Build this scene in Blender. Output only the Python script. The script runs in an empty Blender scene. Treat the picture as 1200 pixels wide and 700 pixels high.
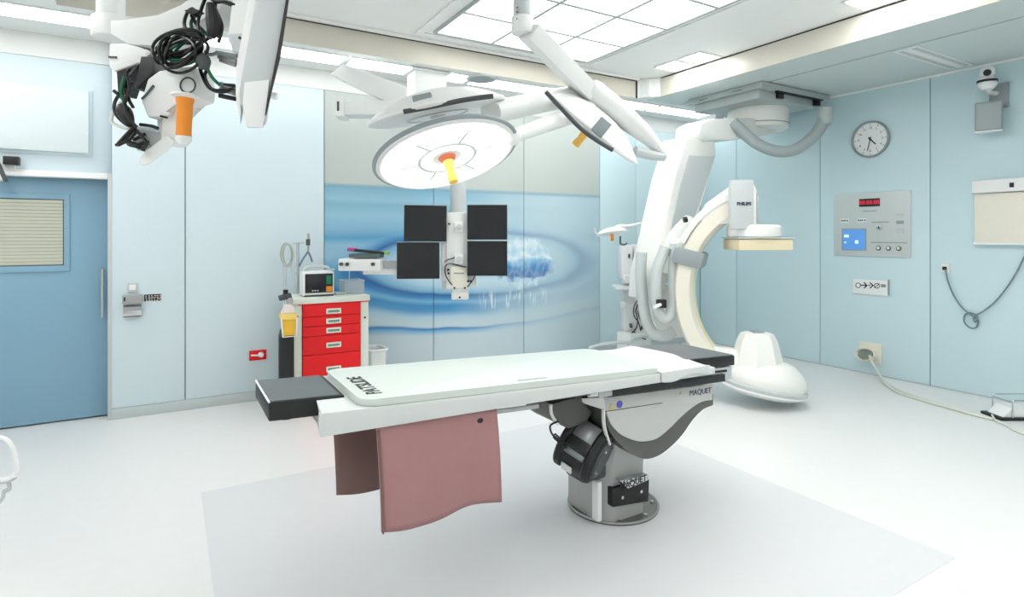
import bpy, bmesh, math, random
from mathutils import Vector, Matrix
random.seed(4)
S = bpy.context.scene
COL = S.collection
V = Vector

# ------------------------------------------------------------------ camera, world, exposure
FPX, YAW, CH = 678.0, math.radians(30.73), 1.55
HORIZON = 276.0
SN, CS = math.sin(YAW), math.cos(YAW)
FW, RT, UP = V((SN, CS, 0)), V((CS, -SN, 0)), V((0, 0, 1))
cam = bpy.data.cameras.new('camera')
cam.sensor_width = 36.0
cam.lens = 36.0 * FPX / 1200.0
cam.shift_y = -(350.0 - HORIZON) / 1200.0
cam.clip_start = 0.05
cob = bpy.data.objects.new('camera', cam)
cob.location = (0, 0, CH)
cob.rotation_euler = (math.pi / 2, 0, -YAW)
COL.objects.link(cob)
S.camera = cob
w = bpy.data.worlds.new('world'); S.world = w; w.use_nodes = True
w.node_tree.nodes['Background'].inputs[0].default_value = (0.8, 0.9, 1, 1)
w.node_tree.nodes['Background'].inputs[1].default_value = 0.3
S.view_settings.view_transform = 'Standard'
S.view_settings.look = 'None'
S.view_settings.gamma = 1
S.view_settings.use_curve_mapping = False
S.view_settings.exposure = 0.78
TILE_E, STRIP_E, SPOT_E, LAMP_E = 2.15, 2.7, 11.0, 2.6
FILL_L, FILL_F = 7.4, 1.3


# ------------------------------------------------------------------ helpers
def P(x, y, X=None, Y=None, Z=None, d=None):
    """photo pixel + the plane or distance it lies on -> world point"""
    u = (x - 600) / FPX; v = (HORIZON - y) / FPX
    dr = FW + RT * u + UP * v
    if X is not None: d = X / dr.x
    if Y is not None: d = Y / dr.y
    if Z is not None: d = (Z - CH) / v
    return V((0, 0, CH)) + dr * d


def lin(c):
    out = []
    for k in c:
        k /= 255.0
        out.append(k / 12.92 if k <= 0.04045 else ((k + 0.055) / 1.055) ** 2.4)
    return (*out, 1.0)


MATS = {}
def mat(name, rgb, rough=0.5, metal=0.0, emit=0.0, noise=0.0, nscale=30.0, bump=0.0, trans=0.0, alpha=1.0, stretch=None):
    if name in MATS: return MATS[name]
    m = bpy.data.materials.new(name); m.use_nodes = True
    nt = m.node_tree; b = nt.nodes['Principled BSDF']
    c = lin(rgb)
    b.inputs['Base Color'].default_value = c
    b.inputs['Roughness'].default_value = rough
    b.inputs['Metallic'].default_value = metal
    if emit:
        b.inputs['Emission Color'].default_value = c
        b.inputs['Emission Strength'].default_value = emit
    if trans: b.inputs['Transmission Weight'].default_value = trans
    if alpha < 1: b.inputs['Alpha'].default_value = alpha
    tc = nt.nodes.new('ShaderNodeTexCoord'); n = nt.nodes.new('ShaderNodeTexNoise')
    n.inputs['Scale'].default_value = nscale; n.inputs['Detail'].default_value = 4
    src = tc.outputs['Object']
    if stretch:
        mp = nt.nodes.new('ShaderNodeMapping'); mp.inputs['Scale'].default_value = stretch
        nt.links.new(src, mp.inputs['Vector']); src = mp.outputs['Vector']
    nt.links.new(src, n.inputs['Vector'])
    if noise or not emit:
        mx = nt.nodes.new('ShaderNodeMix'); mx.data_type = 'RGBA'
        k = max(noise, 0.02)
        mx.inputs['A'].default_value = tuple(max(0, q * (1 - k)) for q in c[:3]) + (1,)
        mx.inputs['B'].default_value = tuple(min(1, q * (1 + k)) for q in c[:3]) + (1,)
        nt.links.new(n.outputs['Fac'], mx.inputs['Factor'])
        nt.links.new(mx.outputs['Result'], b.inputs['Base Color'])
    if bump:
        bp = nt.nodes.new('ShaderNodeBump'); bp.inputs['Strength'].default_value = bump
        bp.inputs['Distance'].default_value = 0.01
        nt.links.new(n.outputs['Fac'], bp.inputs['Height'])
        nt.links.new(bp.outputs['Normal'], b.inputs['Normal'])
    MATS[name] = m
    return m


def cr(pts, n=6, closed=False):
    """smooth path through points"""
    pts = [V(p) for p in pts]; out = []
    m = len(pts); rng = range(m if closed else m - 1)
    for i in rng:
        if closed: a, b, c, d = pts[(i - 1) % m], pts[i], pts[(i + 1) % m], pts[(i + 2) % m]
        else: a, b, c, d = pts[max(i - 1, 0)], pts[i], pts[i + 1], pts[min(i + 2, m - 1)]
        for k in range(n):
            t = k / n
            out.append(0.5 * ((2 * b) + (c - a) * t + (2 * a - 5 * b + 4 * c - d) * t * t + (3 * b - a - 3 * c + d) * t ** 3))
    if not closed: out.append(pts[-1])
    return out


def basis(n):
    n = V(n).normalized()
    a = V((0, 0, 1)) if abs(n.z) < 0.9 else V((1, 0, 0))
    x = a.cross(n).normalized()
    return x, n.cross(x).normalized(), n


class B:
    def __init__(self): self.bm = bmesh.new()

    def _bev(self, vs, bev, seg=2):
        if bev <= 0: return
        s = set(vs)
        es = [e for e in self.bm.edges if e.verts[0] in s and e.verts[1] in s]
        bmesh.ops.bevel(self.bm, geom=es, offset=bev, segments=seg, profile=0.6, affect='EDGES', clamp_overlap=True)

    def box(self, lo, hi, bev=0.0, f=None):
        lo, hi = V(lo), V(hi)
        lo, hi = V(map(min, lo, hi)), V(map(max, lo, hi))
        vs = [self.bm.verts.new((x, y, z)) for x in (lo.x, hi.x) for y in (lo.y, hi.y) for z in (lo.z, hi.z)]
        for q in ((0, 1, 3, 2), (4, 6, 7, 5), (0, 4, 5, 1), (2, 3, 7, 6), (0, 2, 6, 4), (1, 5, 7, 3)):
            self.bm.faces.new([vs[i] for i in q])
        if f:
            for v in vs: v.co = f(v.co)
        self._bev(vs, bev)
        return self

    def obox(self, c, ax, hs, bev=0.0):
        """box about centre c with axis vectors ax and half sizes hs"""
        c = V(c); ax = [V(a).normalized() for a in ax]
        return self.box([-q for q in hs], hs, bev, f=lambda p: c + ax[0] * p.x + ax[1] * p.y + ax[2] * p.z)

    def prism(self, pts, ext, bev=0.0):
        pts = [V(p) for p in pts]; ext = V(ext)
        a = [self.bm.verts.new(p) for p in pts]; b = [self.bm.verts.new(p + ext) for p in pts]
        n = len(pts)
        f1 = self.bm.faces.new(a); f2 = self.bm.faces.new(b[::-1])
        for i in range(n): self.bm.faces.new([a[i], b[i], b[(i + 1) % n], a[(i + 1) % n]][::-1])
        self._bev(a + b, bev)
        return self

    def cyl(self, p0, p1, r0, r1=None, seg=24, bev=0.0):
        r1 = r0 if r1 is None else r1
        p0, p1 = V(p0), V(p1); L = (p1 - p0).length
        if bev: return self.lathe([(0, 0), (r0 - bev, 0), (r0 - bev * .3, bev * .3), (r0, bev), (r1, L - bev), (r1 - bev * .3, L - bev * .3), (r1 - bev, L), (0, L)], p0, p1 - p0, seg)
        return self.lathe([(0, 0), (r0, 0), (r1, L), (0, L)], p0, p1 - p0, seg)

    def lathe(self, prof, o, axis, seg=32, sx=1.0, sy=1.0, xdir=None):
        x, y, n = basis(axis); o = V(o)
        if xdir is not None:
            x = V(xdir); x = (x - n * x.dot(n)).normalized(); y = n.cross(x)
        rings = []
        for r, h in prof:
            if r <= 1e-6: rings.append([self.bm.verts.new(o + n * h)])
            else: rings.append([self.bm.verts.new(o + n * h + x * (math.cos(2 * math.pi * k / seg) * r * sx) + y * (math.sin(2 * math.pi * k / seg) * r * sy)) for k in range(seg)])
        for a, b in zip(rings, rings[1:]):
            for k in range(seg):
                j = (k + 1) % seg
                if len(a) == 1 and len(b) == 1: continue
                if len(a) == 1: self.bm.faces.new([a[0], b[j], b[k]])
                elif len(b) == 1: self.bm.faces.new([a[k], a[j], b[0]])
                else: self.bm.faces.new([a[k], a[j], b[j], b[k]])
        return self

    def tube(self, pts, r, seg=8, closed=False, sm=6, flat=1.0):
        path = cr(pts, sm, closed) if sm else [V(p) for p in pts]
        n = len(path); T = []
        for i in range(n):
            a = path[(i - 1) % n] if closed or i > 0 else path[i]
            b = path[(i + 1) % n] if closed or i < n - 1 else path[i]
            t = (b - a)
            T.append(t.normalized() if t.length > 1e-9 else V((0, 0, 1)))
        x, y, _ = basis(T[0]); rings = []
        for i in range(n):
            x = (x - T[i] * x.dot(T[i])).normalized(); y = T[i].cross(x)
            rr = r(i / max(1, n - 1)) if callable(r) else r
            rings.append([self.bm.verts.new(path[i] + (x * math.cos(2 * math.pi * k / seg) + y * math.sin(2 * math.pi * k / seg) * flat) * rr) for k in range(seg)])
        m = n if closed else n - 1
        for i in range(m):
            a, b = rings[i], rings[(i + 1) % n]
            for k in range(seg):
                j = (k + 1) % seg
                self.bm.faces.new([a[k], a[j], b[j], b[k]])
        if not closed:
            self.bm.faces.new(rings[0][::-1]); self.bm.faces.new(rings[-1])
        return self

    def sweep(self, path, sec, nrm):
        """rectangular section sec=(half radial, half width) along planar path with plane normal nrm"""
        path = [V(p) for p in path]; nrm = V(nrm).normalized(); rings = []; n = len(path)
        for i in range(n):
            t = (path[min(i + 1, n - 1)] - path[max(i - 1, 0)]).normalized(); rd = t.cross(nrm)
            hr, hw = sec(i / (n - 1)) if callable(sec) else sec
            c = 0.3
            q = [(-1, -1 + c), (-1, 1 - c), (-1 + c, 1), (1 - c, 1), (1, 1 - c), (1, -1 + c), (1 - c, -1), (-1 + c, -1)]
            rings.append([self.bm.verts.new(path[i] + rd * a * hr + nrm * b * hw) for a, b in q])
        for a, b in zip(rings, rings[1:]):
            for k in range(8): self.bm.faces.new([a[k], a[(k + 1) % 8], b[(k + 1) % 8], b[k]])
        self.bm.faces.new(rings[0][::-1]); self.bm.faces.new(rings[-1])
        return self

    def sph(self, c, r, ax=None, seg=24, rings=14):
        c = V(c); r = (r, r, r) if isinstance(r, (int, float)) else r
        ax = ax or (V((1, 0, 0)), V((0, 1, 0)), V((0, 0, 1)))
        g = bmesh.ops.create_uvsphere(self.bm, u_segments=seg, v_segments=rings, radius=1)
        for v in g['verts']: v.co = c + ax[0] * (v.co.x * r[0]) + ax[1] * (v.co.y * r[1]) + ax[2] * (v.co.z * r[2])
        return self

    def torus(self, c, n, R, r, seg=48, s2=8):
        x, y, _ = basis(n)
        return self.tube([V(c) + x * (math.cos(2 * math.pi * k / seg) * R) + y * (math.sin(2 * math.pi * k / seg) * R) for k in range(seg)], r, s2, True, 0)

    def text(self, s, size, o, xd, yd, ext=0.001, align='CENTER', bold=0.0, sx=1.0):
        cu = bpy.data.curves.new('lettering', 'FONT'); cu.body = s; cu.size = size; cu.extrude = ext
        cu.align_x = align; cu.align_y = 'CENTER'; cu.offset = bold; cu.resolution_u = 3
        ob = bpy.data.objects.new('lettering', cu); COL.objects.link(ob)
        dg = bpy.context.evaluated_depsgraph_get()
        me = bpy.data.meshes.new_from_object(ob.evaluated_get(dg))
        bpy.data.objects.remove(ob); bpy.data.curves.remove(cu)
        o = V(o); xd = V(xd).normalized() * sx; yd = V(yd).normalized(); zd = xd.cross(yd).normalized()
        vs = [self.bm.verts.new(o + xd * v.co.x + yd * v.co.y + zd * v.co.z) for v in me.vertices]
        for p in me.polygons:
            try: self.bm.faces.new([vs[i] for i in p.vertices])
            except ValueError: pass
        bpy.data.meshes.remove(me)
        return self


def root_loc(o):
    p = V((0, 0, 0))
    while o is not None: p += o.location; o = o.parent
    return p


def obj(name, b, m, parent=None, label=None, sharp=35, loc=None, **props):
    bm = b.bm
    bmesh.ops.recalc_face_normals(bm, faces=bm.faces)
    base = root_loc(parent) if parent else V((0, 0, 0))
    if loc is not None: base = base + V(loc)
    for v in bm.verts: v.co -= base
    me = bpy.data.meshes.new(name); bm.to_mesh(me); bm.free()
    for p in me.polygons: p.use_smooth = True
    me.set_sharp_from_angle(angle=math.radians(sharp))
    me.materials.append(m)
    o = bpy.data.objects.new(name, me); COL.objects.link(o)
    if loc is not None: o.location = loc
    if parent: o.parent = parent
    if label: o['label'] = label
    for k, v in props.items(): o[k] = v
    return o


def thing(name, label, cat, loc=(0, 0, 0), group=None, kind=None):
    o = bpy.data.objects.new(name, None); COL.objects.link(o); o.location = V(loc)
    o.empty_display_size = 0.1
    o['label'] = label; o['category'] = cat
    if group: o['group'] = group
    if kind: o['kind'] = kind
    return o


def struct(name, b, m, label, cat='room part', parent=None):
    if parent: return obj(name, b, m, parent)
    return obj(name, b, m, label=label, category=cat, kind='structure')


# ------------------------------------------------------------------ materials
WHITE = mat('white_enamel', (240, 242, 241), 0.35)
WHITE_P = mat('white_plastic', (236, 239, 238), 0.45)
CREAM = mat('cream_plastic', (236, 233, 219), 0.45)
LGREY = mat('light_grey_plastic', (196, 203, 204), 0.45)
MGREY = mat('mid_grey_plastic', (150, 160, 163), 0.5)
DGREY = mat('dark_grey_plastic', (74, 78, 80), 0.5)
BLACK = mat('black_plastic', (20, 21, 23), 0.45)
CABLEB = mat('black_cable', (14, 16, 17), 0.28)
CABLEG = mat('green_cable', (14, 96, 70), 0.5)
CABLEW = mat('white_cable', (218, 222, 212), 0.5)
CHROME = mat('chrome', (205, 208, 210), 0.22, 1.0)
STEEL = mat('brushed_steel', (172, 174, 174), 0.38, 0.85, noise=.06, nscale=60)
ORANGE = mat('orange_handle', (240, 146, 40), 0.5)
AMBER = mat('amber_handle', (250, 196, 92), 0.5)
RED = mat('red_enamel', (236, 10, 20), 0.5)
FLOOR = mat('vinyl_floor', (229, 230, 229), 0.32, noise=.012, nscale=14)
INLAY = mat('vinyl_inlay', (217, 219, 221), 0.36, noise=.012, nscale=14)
BLUEP = mat('pale_blue_wall_panel', (205, 229, 235), 0.4, noise=.012, nscale=3)
BLUEL = mat('pale_ice_wall_panel', (212, 228, 234), 0.4, noise=.012, nscale=3)
JOINT = mat('panel_joint', (120, 150, 165), 0.7)
CEIL = mat('ceiling_white', (246, 247, 245), 0.7, noise=.01, nscale=6)
SOFF = mat('soffit_grey_white', (238, 241, 239), 0.6, noise=.012, nscale=5)
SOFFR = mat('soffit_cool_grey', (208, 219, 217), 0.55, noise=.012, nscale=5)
PLAINW = mat('plain_white_wall', (238, 239, 237), 0.6)
BEIGE = mat('beige_fascia', (224, 220, 207), 0.4, noise=.03, nscale=2.5)
DARKGAP = mat('dark_gap', (60, 64, 62), 0.8)
COVE = mat('grey_cove_base', (192, 203, 203), 0.5)
DOORB = mat('blue_door', (132, 172, 194), 0.45, noise=.02, nscale=2)
SCREEN = mat('black_screen', (26, 29, 33), 0.22)
SKIRT = mat('dusty_pink_lead_apron', (170, 126, 126), 0.62, noise=.07, nscale=9, bump=.25)
SKIRT2 = mat('brown_lead_apron', (124, 96, 90), 0.65, noise=.07, nscale=9, bump=.25)
SHEET = mat('white_sheet', (216, 221, 220), 0.75, noise=.01, nscale=40, bump=.08)
BOARD = mat('milky_board', (212, 222, 216), 0.4)
GLASS = mat('clear_plastic', (222, 232, 236), 0.12, alpha=.4)


def emat(name, rgb, e):
    m = mat(name, rgb, 0.5, emit=e, noise=0)
    return m


E_TILE = emat('lit_diffuser', (255, 253, 251), TILE_E)
E_STRIP = emat('lit_strip', (255, 253, 252), STRIP_E)
E_FILL_L = emat('added_strip_left', (255, 253, 252), FILL_L)
E_FILL_F = emat('added_strip_rear', (255, 253, 252), FILL_F)
E_SPOT = emat('lit_downlight', (255, 255, 255), SPOT_E)
E_LAMP = emat('lit_surgical_lens', (255, 255, 255), LAMP_E)
E_LED = emat('red_led', (214, 30, 60), .5)
E_LCD = emat('blue_lcd', (84, 140, 205), .28)


def mural_material():
    m = bpy.data.materials.new('water_drop_mural'); m.use_nodes = True
    nt = m.node_tree; N = nt.nodes; L = nt.links; bs = N['Principled BSDF']
    bs.inputs['Roughness'].default_value = .38
    geo = N.new('ShaderNodeNewGeometry'); sp = N.new('ShaderNodeSeparateXYZ'); L.new(geo.outputs['Position'], sp.inputs[0])

    def math_(op, a, b=None, c=None):
        n = N.new('ShaderNodeMath'); n.operation = op
        for i, q in enumerate((a, b, c)):
            if q is None: continue
            if isinstance(q, (int, float)): n.inputs[i].default_value = q
            else: L.new(q, n.inputs[i])
        return n.outputs[0]

    def ramp(fac, stops, interp='LINEAR'):
        r = N.new('ShaderNodeValToRGB'); r.color_ramp.interpolation = interp
        e = r.color_ramp.elements
        while len(e) < len(stops): e.new(.5)
        for q, (p, c) in zip(e, stops): q.position = p; q.color = lin(c) if not isinstance(c, (int, float)) else (c, c, c, 1)
        L.new(fac, r.inputs[0]); return r.outputs[0]

    def mix(f, a, b):
        n = N.new('ShaderNodeMix'); n.data_type = 'RGBA'
        if isinstance(f, (int, float)): n.inputs['Factor'].default_value = f
        else: L.new(f, n.inputs['Factor'])
        for s, q in (('A', a), ('B', b)):
            if isinstance(q, tuple): n.inputs[s].default_value = lin(q)
            else: L.new(q, n.inputs[s])
        return n.outputs['Result']

    def noise(scale, vscale, detail=3):
        mp = N.new('ShaderNodeMapping'); mp.inputs['Scale'].default_value = vscale
        L.new(geo.outputs['Position'], mp.inputs[0])
        n = N.new('ShaderNodeTexNoise'); n.inputs['Scale'].default_value = scale; n.inputs['Detail'].default_value = detail
        L.new(mp.outputs[0], n.inputs['Vector']); return n.outputs['Fac']

    X, Z = sp.outputs['X'], sp.outputs['Z']
    streak = noise(1.0, (.55, 1, 7), 3)
    wob = math_('MULTIPLY', math_('SUBTRACT', noise(1.0, (1.2, 1, 2.2), 2), .5), .10)
    dx = math_('SUBTRACT', X, 3.15); dz = math_('SUBTRACT', Z, 1.22)
    r = math_('SQRT', math_('ADD', math_('POWER', math_('ABSOLUTE', math_('DIVIDE', dx, 4.0)), 2), math_('POWER', math_('ABSOLUTE', dz), 2)))
    r = math_('ADD', r, wob)
    # water below the waterline: rings
    rings = ramp(r, [(0, (196, 222, 236)), (.10, (130, 186, 220)), (.19, (196, 222, 236)), (.27, (176, 208, 226)), (.33, (120, 178, 210)), (.36, (12, 92, 158)),
                     (.395, (40, 130, 188)), (.43, (112, 176, 210)), (.47, (38, 132, 190)), (.53, (66, 146, 196)), (.60, (176, 206, 222)), (.66, (196, 214, 222)),
                     (.700, (196, 214, 222)), (.722, (16, 118, 190)), (.748, (120, 180, 214)), (.79, (198, 213, 220)), (1, (200, 214, 220))])
    upper = ramp(Z, [(0, (150, 190, 212))], 'LINEAR')
    zz = math_('DIVIDE', math_('SUBTRACT', Z, 1.2), 0.9)
    upper = ramp(zz, [(0, (150, 195, 222)), (.28, (140, 188, 216)), (.36, (62, 148, 194)), (.47, (120, 176, 206)), (.62, (140, 188, 210)), (.74, (112, 168, 194)),
                      (.8, (136, 184, 206)), (.93, (104, 160, 186)), (1, (116, 168, 190))])
    upper = mix(math_('MULTIPLY', streak, .22), upper, (176, 208, 222))
    isup = ramp(math_('SUBTRACT', math_('ADD', r, math_('MULTIPLY', math_('GREATER_THAN', Z, 1.22), 0)), .0), [(.36, 0.0), (.46, 1.0)])
    above = ramp(math_('SUBTRACT', Z, .7), [(.50, 0.0), (.62, 1.0)])
    f = math_('MULTIPLY', isup, above)
    water = mix(f, rings, upper)
    water = mix(math_('MULTIPLY', streak, .10), water, (205, 226, 234))
    # fade to pale on the right half, away from the splash
    fx = ramp(math_('DIVIDE', math_('SUBTRACT', X, 1.33), 3.5), [(.40, 0.0), (.60, .6), (.80, .86), (1, .82)])
    near = ramp(r, [(.30, .8), (.345, .68), (.38, .75), (.44, 1.0)])
    water = mix(math_('MULTIPLY', fx, near), water, (190, 211, 218))
    # splash crown
    cx = math_('DIVIDE', math_('SUBTRACT', X, 3.66), .50); cz = math_('DIVIDE', math_('SUBTRACT', Z, 1.22), .32)
    cr_ = math_('SQRT', math_('ADD', math_('POWER', math_('ABSOLUTE', cx), 2), math_('POWER', math_('ABSOLUTE', cz), 2)))
    vo = N.new('ShaderNodeTexVoronoi'); vo.inputs['Scale'].default_value = 7; vo.feature = 'DISTANCE_TO_EDGE'
    mp = N.new('ShaderNodeMapping'); mp.inputs['Scale'].default_value = (1.6, 1, .8); L.new(geo.outputs['Position'], mp.inputs[0]); L.new(mp.outputs[0], vo.inputs['Vector'])
    spl = ramp(vo.outputs['Distance'], [(0, (242, 249, 252)), (.05, (228, 241, 248)), (.13, (176, 212, 232)), (.3, (150, 198, 226))])
    bowl = ramp(math_('ADD', math_('DIVIDE', math_('SUBTRACT', Z, .96), .6), math_('MULTIPLY', math_('SUBTRACT', noise(7, (1, 1, 1.4)), .5), .35)),
                [(0, (206, 228, 238)), (.10, (190, 220, 236)), (.17, (8, 84, 158)), (.32, (30, 116, 184)), (.46, (120, 184, 220)), (.56, (226, 240, 246)), (.66, (176, 212, 230)), (.8, (222, 236, 242)), (1, (200, 224, 234))])
    spl = mix(.26, bowl, spl)
    sm = ramp(math_('ADD', cr_, math_('MULTIPLY', math_('SUBTRACT', noise(9, (1, 1, .7)), .5), .7)), [(.78, 1.0), (.95, 0.0)])
    water = mix(sm, water, spl)
    # thin falling streaks under the crown
    fall = math_('MULTIPLY', ramp(noise(16, (2.4, 1, .25), 1), [(.56, 0.0), (.64, .8)]),
                 math_('MULTIPLY', ramp(Z, [(.68, 0.0), (.74, 1.0), (.84, 1.0), (.92, 0.0)]), ramp(math_('ABSOLUTE', math_('SUBTRACT', X, 3.55)), [(.35, 1.0), (.5, 0.0)])))
    water = mix(fall, water, (226, 238, 244))
    # grey sky above the waterline
    zl = math_('SUBTRACT', Z, 1.0)
    sky = ramp(zl, [(1.035, (110, 160, 180)), (1.06, (196, 207, 203))]) if False else None
    edge = ramp(math_('SUBTRACT', Z, 1.5), [(.545, 0.0), (.572, 1.0)])
    pale = mix(math_('MULTIPLY', noise(1.2, (.7, 1, 1)), .4), (184, 193, 189), (194, 202, 198))
    line = math_('MULTIPLY', ramp(math_('ABSOLUTE', math_('SUBTRACT', Z, 2.055)), [(.008, .55), (.03, 0.0)]), 1.0)
    out = mix(edge, water, pale)
    out = mix(line, out, (112, 158, 180))
    L.new(out, bs.inputs['Base Color'])
    return m


MURAL = mural_material()

# ------------------------------------------------------------------ room shell
XR, YA, XL, YF = 6.73, 5.90, -2.6, -2.6     # right wall, mural wall, left wall, wall behind the camera
ZS, ZC, ZP = 3.19, 3.41, 3.0                # soffit, coffer, top of the wall panels
floor = struct('floor', B().box((XL - .1, YF - .1, -.1), (XR + .12, 6.3, 0)), FLOOR, 'glossy off-white vinyl floor of the operating room', 'floor')
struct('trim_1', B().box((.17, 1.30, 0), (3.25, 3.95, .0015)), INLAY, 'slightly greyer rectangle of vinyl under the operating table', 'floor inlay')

wall = B().box((-.41, YA + .015, 0), (XR + .12, YA + .2, ZC))
wall.box((XL, 6.14, 0), (-.41, 6.24, ZC))
wb = struct('wall_back', wall, JOINT, 'pale blue panelled wall with the water drop mural', 'wall')
xs = [-.41, .131, 1.335, 2.505, 3.674, 4.841, 5.464, XR]
for a, b in zip(xs, xs[1:]):
    mural = 1.3 < a < 4.8
    obj('panel', B().box((a + .004, YA, .09), (b - .004, YA + .016, ZP), .002), MURAL if mural else (BLUEL if a < 1.3 else BLUEP), wb,
        label='panel printed with blue rippling water' if mural else None)
obj('upper_strip', B().box((-.41, YA - .006, ZP), (XR, YA + .016, ZS), .002), SOFF, wb)
obj('header_panel', B().box((XL, 6.0, 2.06), (-.415, 6.13, ZP), .002), BLUEL, wb)
obj('upper_strip', B().box((XL, 5.99, ZP), (-.415, 6.13, ZS), .002), SOFF, wb)
struct('baseboard_back', B().box((-.41, YA - .014, 0), (XR, YA + .016, .088), .004), COVE, 'low grey cove skirting along the mural wall', 'baseboard')

wr = struct('wall_right', B().box((XR + .015, YF, 0), (XR + .12, YA + .2, ZC)), JOINT, 'pale blue panelled wall carrying the clock', 'wall')
ys = [YA, 5.271, 4.082, 2.914, 1.75, .58, -.58, -1.75, YF]
for a, b in zip(ys, ys[1:]):
    obj('panel', B().box((XR, b + .004, .012), (XR + .016, a - .004, ZS), .002), BLUEP, wr)
obj('cornice', B().box((XR - .012, YF, ZS - .022), (XR + .016, YA, ZS), .003), SOFF, wr)
struct('baseboard_right', B().box((XR - .004, YF, 0), (XR + .016, YA, .011)), COVE, 'thin grey sealing bead along the clock wall', 'baseboard')
struct('wall_left', B().box((XL - .1, YF, 0), (XL, 6.24, ZC)), PLAINW, 'plain pale wall left of the sliding door', 'wall')
struct('wall_front', B().box((XL - .1, YF - .1, 0), (XR + .12, YF, ZC)), PLAINW, 'plain pale wall behind the viewpoint', 'wall')

# ceiling: coffer slab + lower soffits around it
CX0, CX1, CY0, CY1 = -.69, 4.99, -1.5, 5.19
ce = struct('ceiling', B().box((XL - .1, YF - .1, ZC), (XR + .12, 6.3, ZC + .1)), CEIL, 'white coffered ceiling with lower soffits around the edge', 'ceiling')
obj('soffit', B().box((XL, CY1, ZS), (XR + .015, 6.24, ZC)), SOFF, ce)
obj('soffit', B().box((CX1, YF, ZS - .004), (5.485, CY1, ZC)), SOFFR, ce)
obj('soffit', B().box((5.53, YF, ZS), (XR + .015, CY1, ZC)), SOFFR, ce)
obj('soffit_groove', B().box((5.485, YF, ZS + .012), (5.53, CY1, ZC)), MGREY, ce)
obj('soffit', B().box((XL, YF, ZS), (CX0, CY1, ZC)), SOFF, ce)
obj('soffit', B().box((CX0, YF, ZS), (CX1, CY0, ZC)), SOFF, ce)
obj('fascia', B().box((CX0, CY1 - .012, ZS - .002), (4.80, CY1, ZC - .022), .002), BEIGE, ce)
obj('fascia', B().box((CX1 - .012, CY0, ZS - .006), (CX1, CY1 - .22, ZC - .016), .002), BEIGE, ce)
obj('fascia', B().box((CX0, CY0, ZS - .002), (CX0 + .012, CY1 - .012, ZC - .022), .002), SOFF, ce)
obj('shadow_gap', B().box((CX0, CY1 - .005, ZC - .022), (4.8, CY1, ZC)), DARKGAP, ce)
obj('shadow_gap', B().box((CX1 - .005, CY0, ZC - .016), (CX1, CY1 - .22, ZC)), DARKGAP, ce)
obj('corner_casing', B().prism([(4.80, CY1, ZS - .003), (4.80, CY1 - .03, ZS - .003), (4.83, CY1 - .05, ZS - .003), (4.87, CY1 - .16, ZS - .003), (4.91, CY1 - .16, ZS - .003), (CX1, CY1 - .24, ZS - .003), (CX1, CY1, ZS - .003)], (0, 0, ZC - ZS), .003), SOFF, ce)
obj('corner_seam', B().box((4.795, CY1 - .034, ZS - .004), (4.803, CY1 - .012, ZC)), DARKGAP, ce)
obj('edge_moulding', B().box((CX0, CY1 - .10, ZC - .028), (CX1 - .2, CY1 - .055, ZC), .006), CEIL, ce)

# luminous laminar-flow ceiling field
TX = [2.09, 2.672, 3.254, 3.84]
TY = [4.886 - .5695 * k for k in range(12)]  # rows nearest the viewpoint are out of view, added for brightness
lf = thing('luminous_ceiling', 'grid of glowing white square diffuser panels in the ceiling', 'ceiling light', (2.96, 2.6, ZC))
fr = B()
for x in TX: fr.box((x - .015, TY[-1] - .011, ZC - .02), (x + .015, TY[0] + .011, ZC - .0005))
for y in TY: fr.box((TX[0] - .011, y - .015, ZC - .0195), (TX[-1] + .011, y + .015, ZC - .0005))
obj('grid_frame', fr, mat('grid_grey', (176, 184, 182), .5), lf)
bd = B()
for a, b in (((TX[0] - .15, TY[0] + .07), (TX[-1] + .15, TY[0] + .14)), ((TX[-1] + .08, TY[-1] - .14), (TX[-1] + .15, TY[0] + .07)), ((TX[0] - .15, TY[-1] - .14), (TX[0] - .08, TY[0] + .07))):
    bd.box((*a, ZC - .014), (*b, ZC - .0005), .003)
obj('surround_moulding', bd, CEIL, lf)
for i in range(3):
    for j in range(11):
        obj('diffuser_panel', B().box((TX[i] + .016, TY[j + 1] + .016, ZC - .013), (TX[i + 1] - .016, TY[j] - .016, ZC - .001)), E_TILE, lf)

# strip lights let into the mural-side soffit
sx = [-2.45 + 1.3 * k for k in range(7)]
words = ['behind the left wall corner', 'above the blue sliding door', 'above the wall beside the door', 'above the red cart corner', 'above the middle of the mural', 'above the right end of the mural', 'in the far corner above the slanted column']
for k, x in enumerate(sx):
    t = thing('strip_light', 'long glowing strip light set in the soffit ' + words[k], 'ceiling light', (x + .63, 5.46, ZS), 'strip lights along the mural wall')
    obj('housing', B().box((x, 5.30, ZS - .008), (x + 1.27, 5.62, ZS - .0005), .002), SOFF, t)
    obj('diffuser', B().box((x + .02, 5.32, ZS - .013), (x + 1.25, 5.60, ZS - .006), .002), E_STRIP, t)
for k in range(5):  # strips added out of view to brighten the left side
    y = -1.3 + 1.3 * k
    t = thing('strip_light', 'added unseen strip light in the left soffit, ' + ['nearest the corner behind the viewpoint', 'second from the viewpoint corner', 'halfway along the left wall', 'second from the door', 'nearest the door'][k], 'ceiling light', (-1.5, y + .63, ZS), 'added strip lights along the left wall')
    obj('housing', B().box((-1.66, y, ZS - .008), (-1.34, y + 1.27, ZS - .0005), .002), SOFF, t)
    obj('diffuser', B().box((-1.64, y + .02, ZS - .013), (-1.36, y + 1.25, ZS - .006), .002), E_FILL_L, t)
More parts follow.
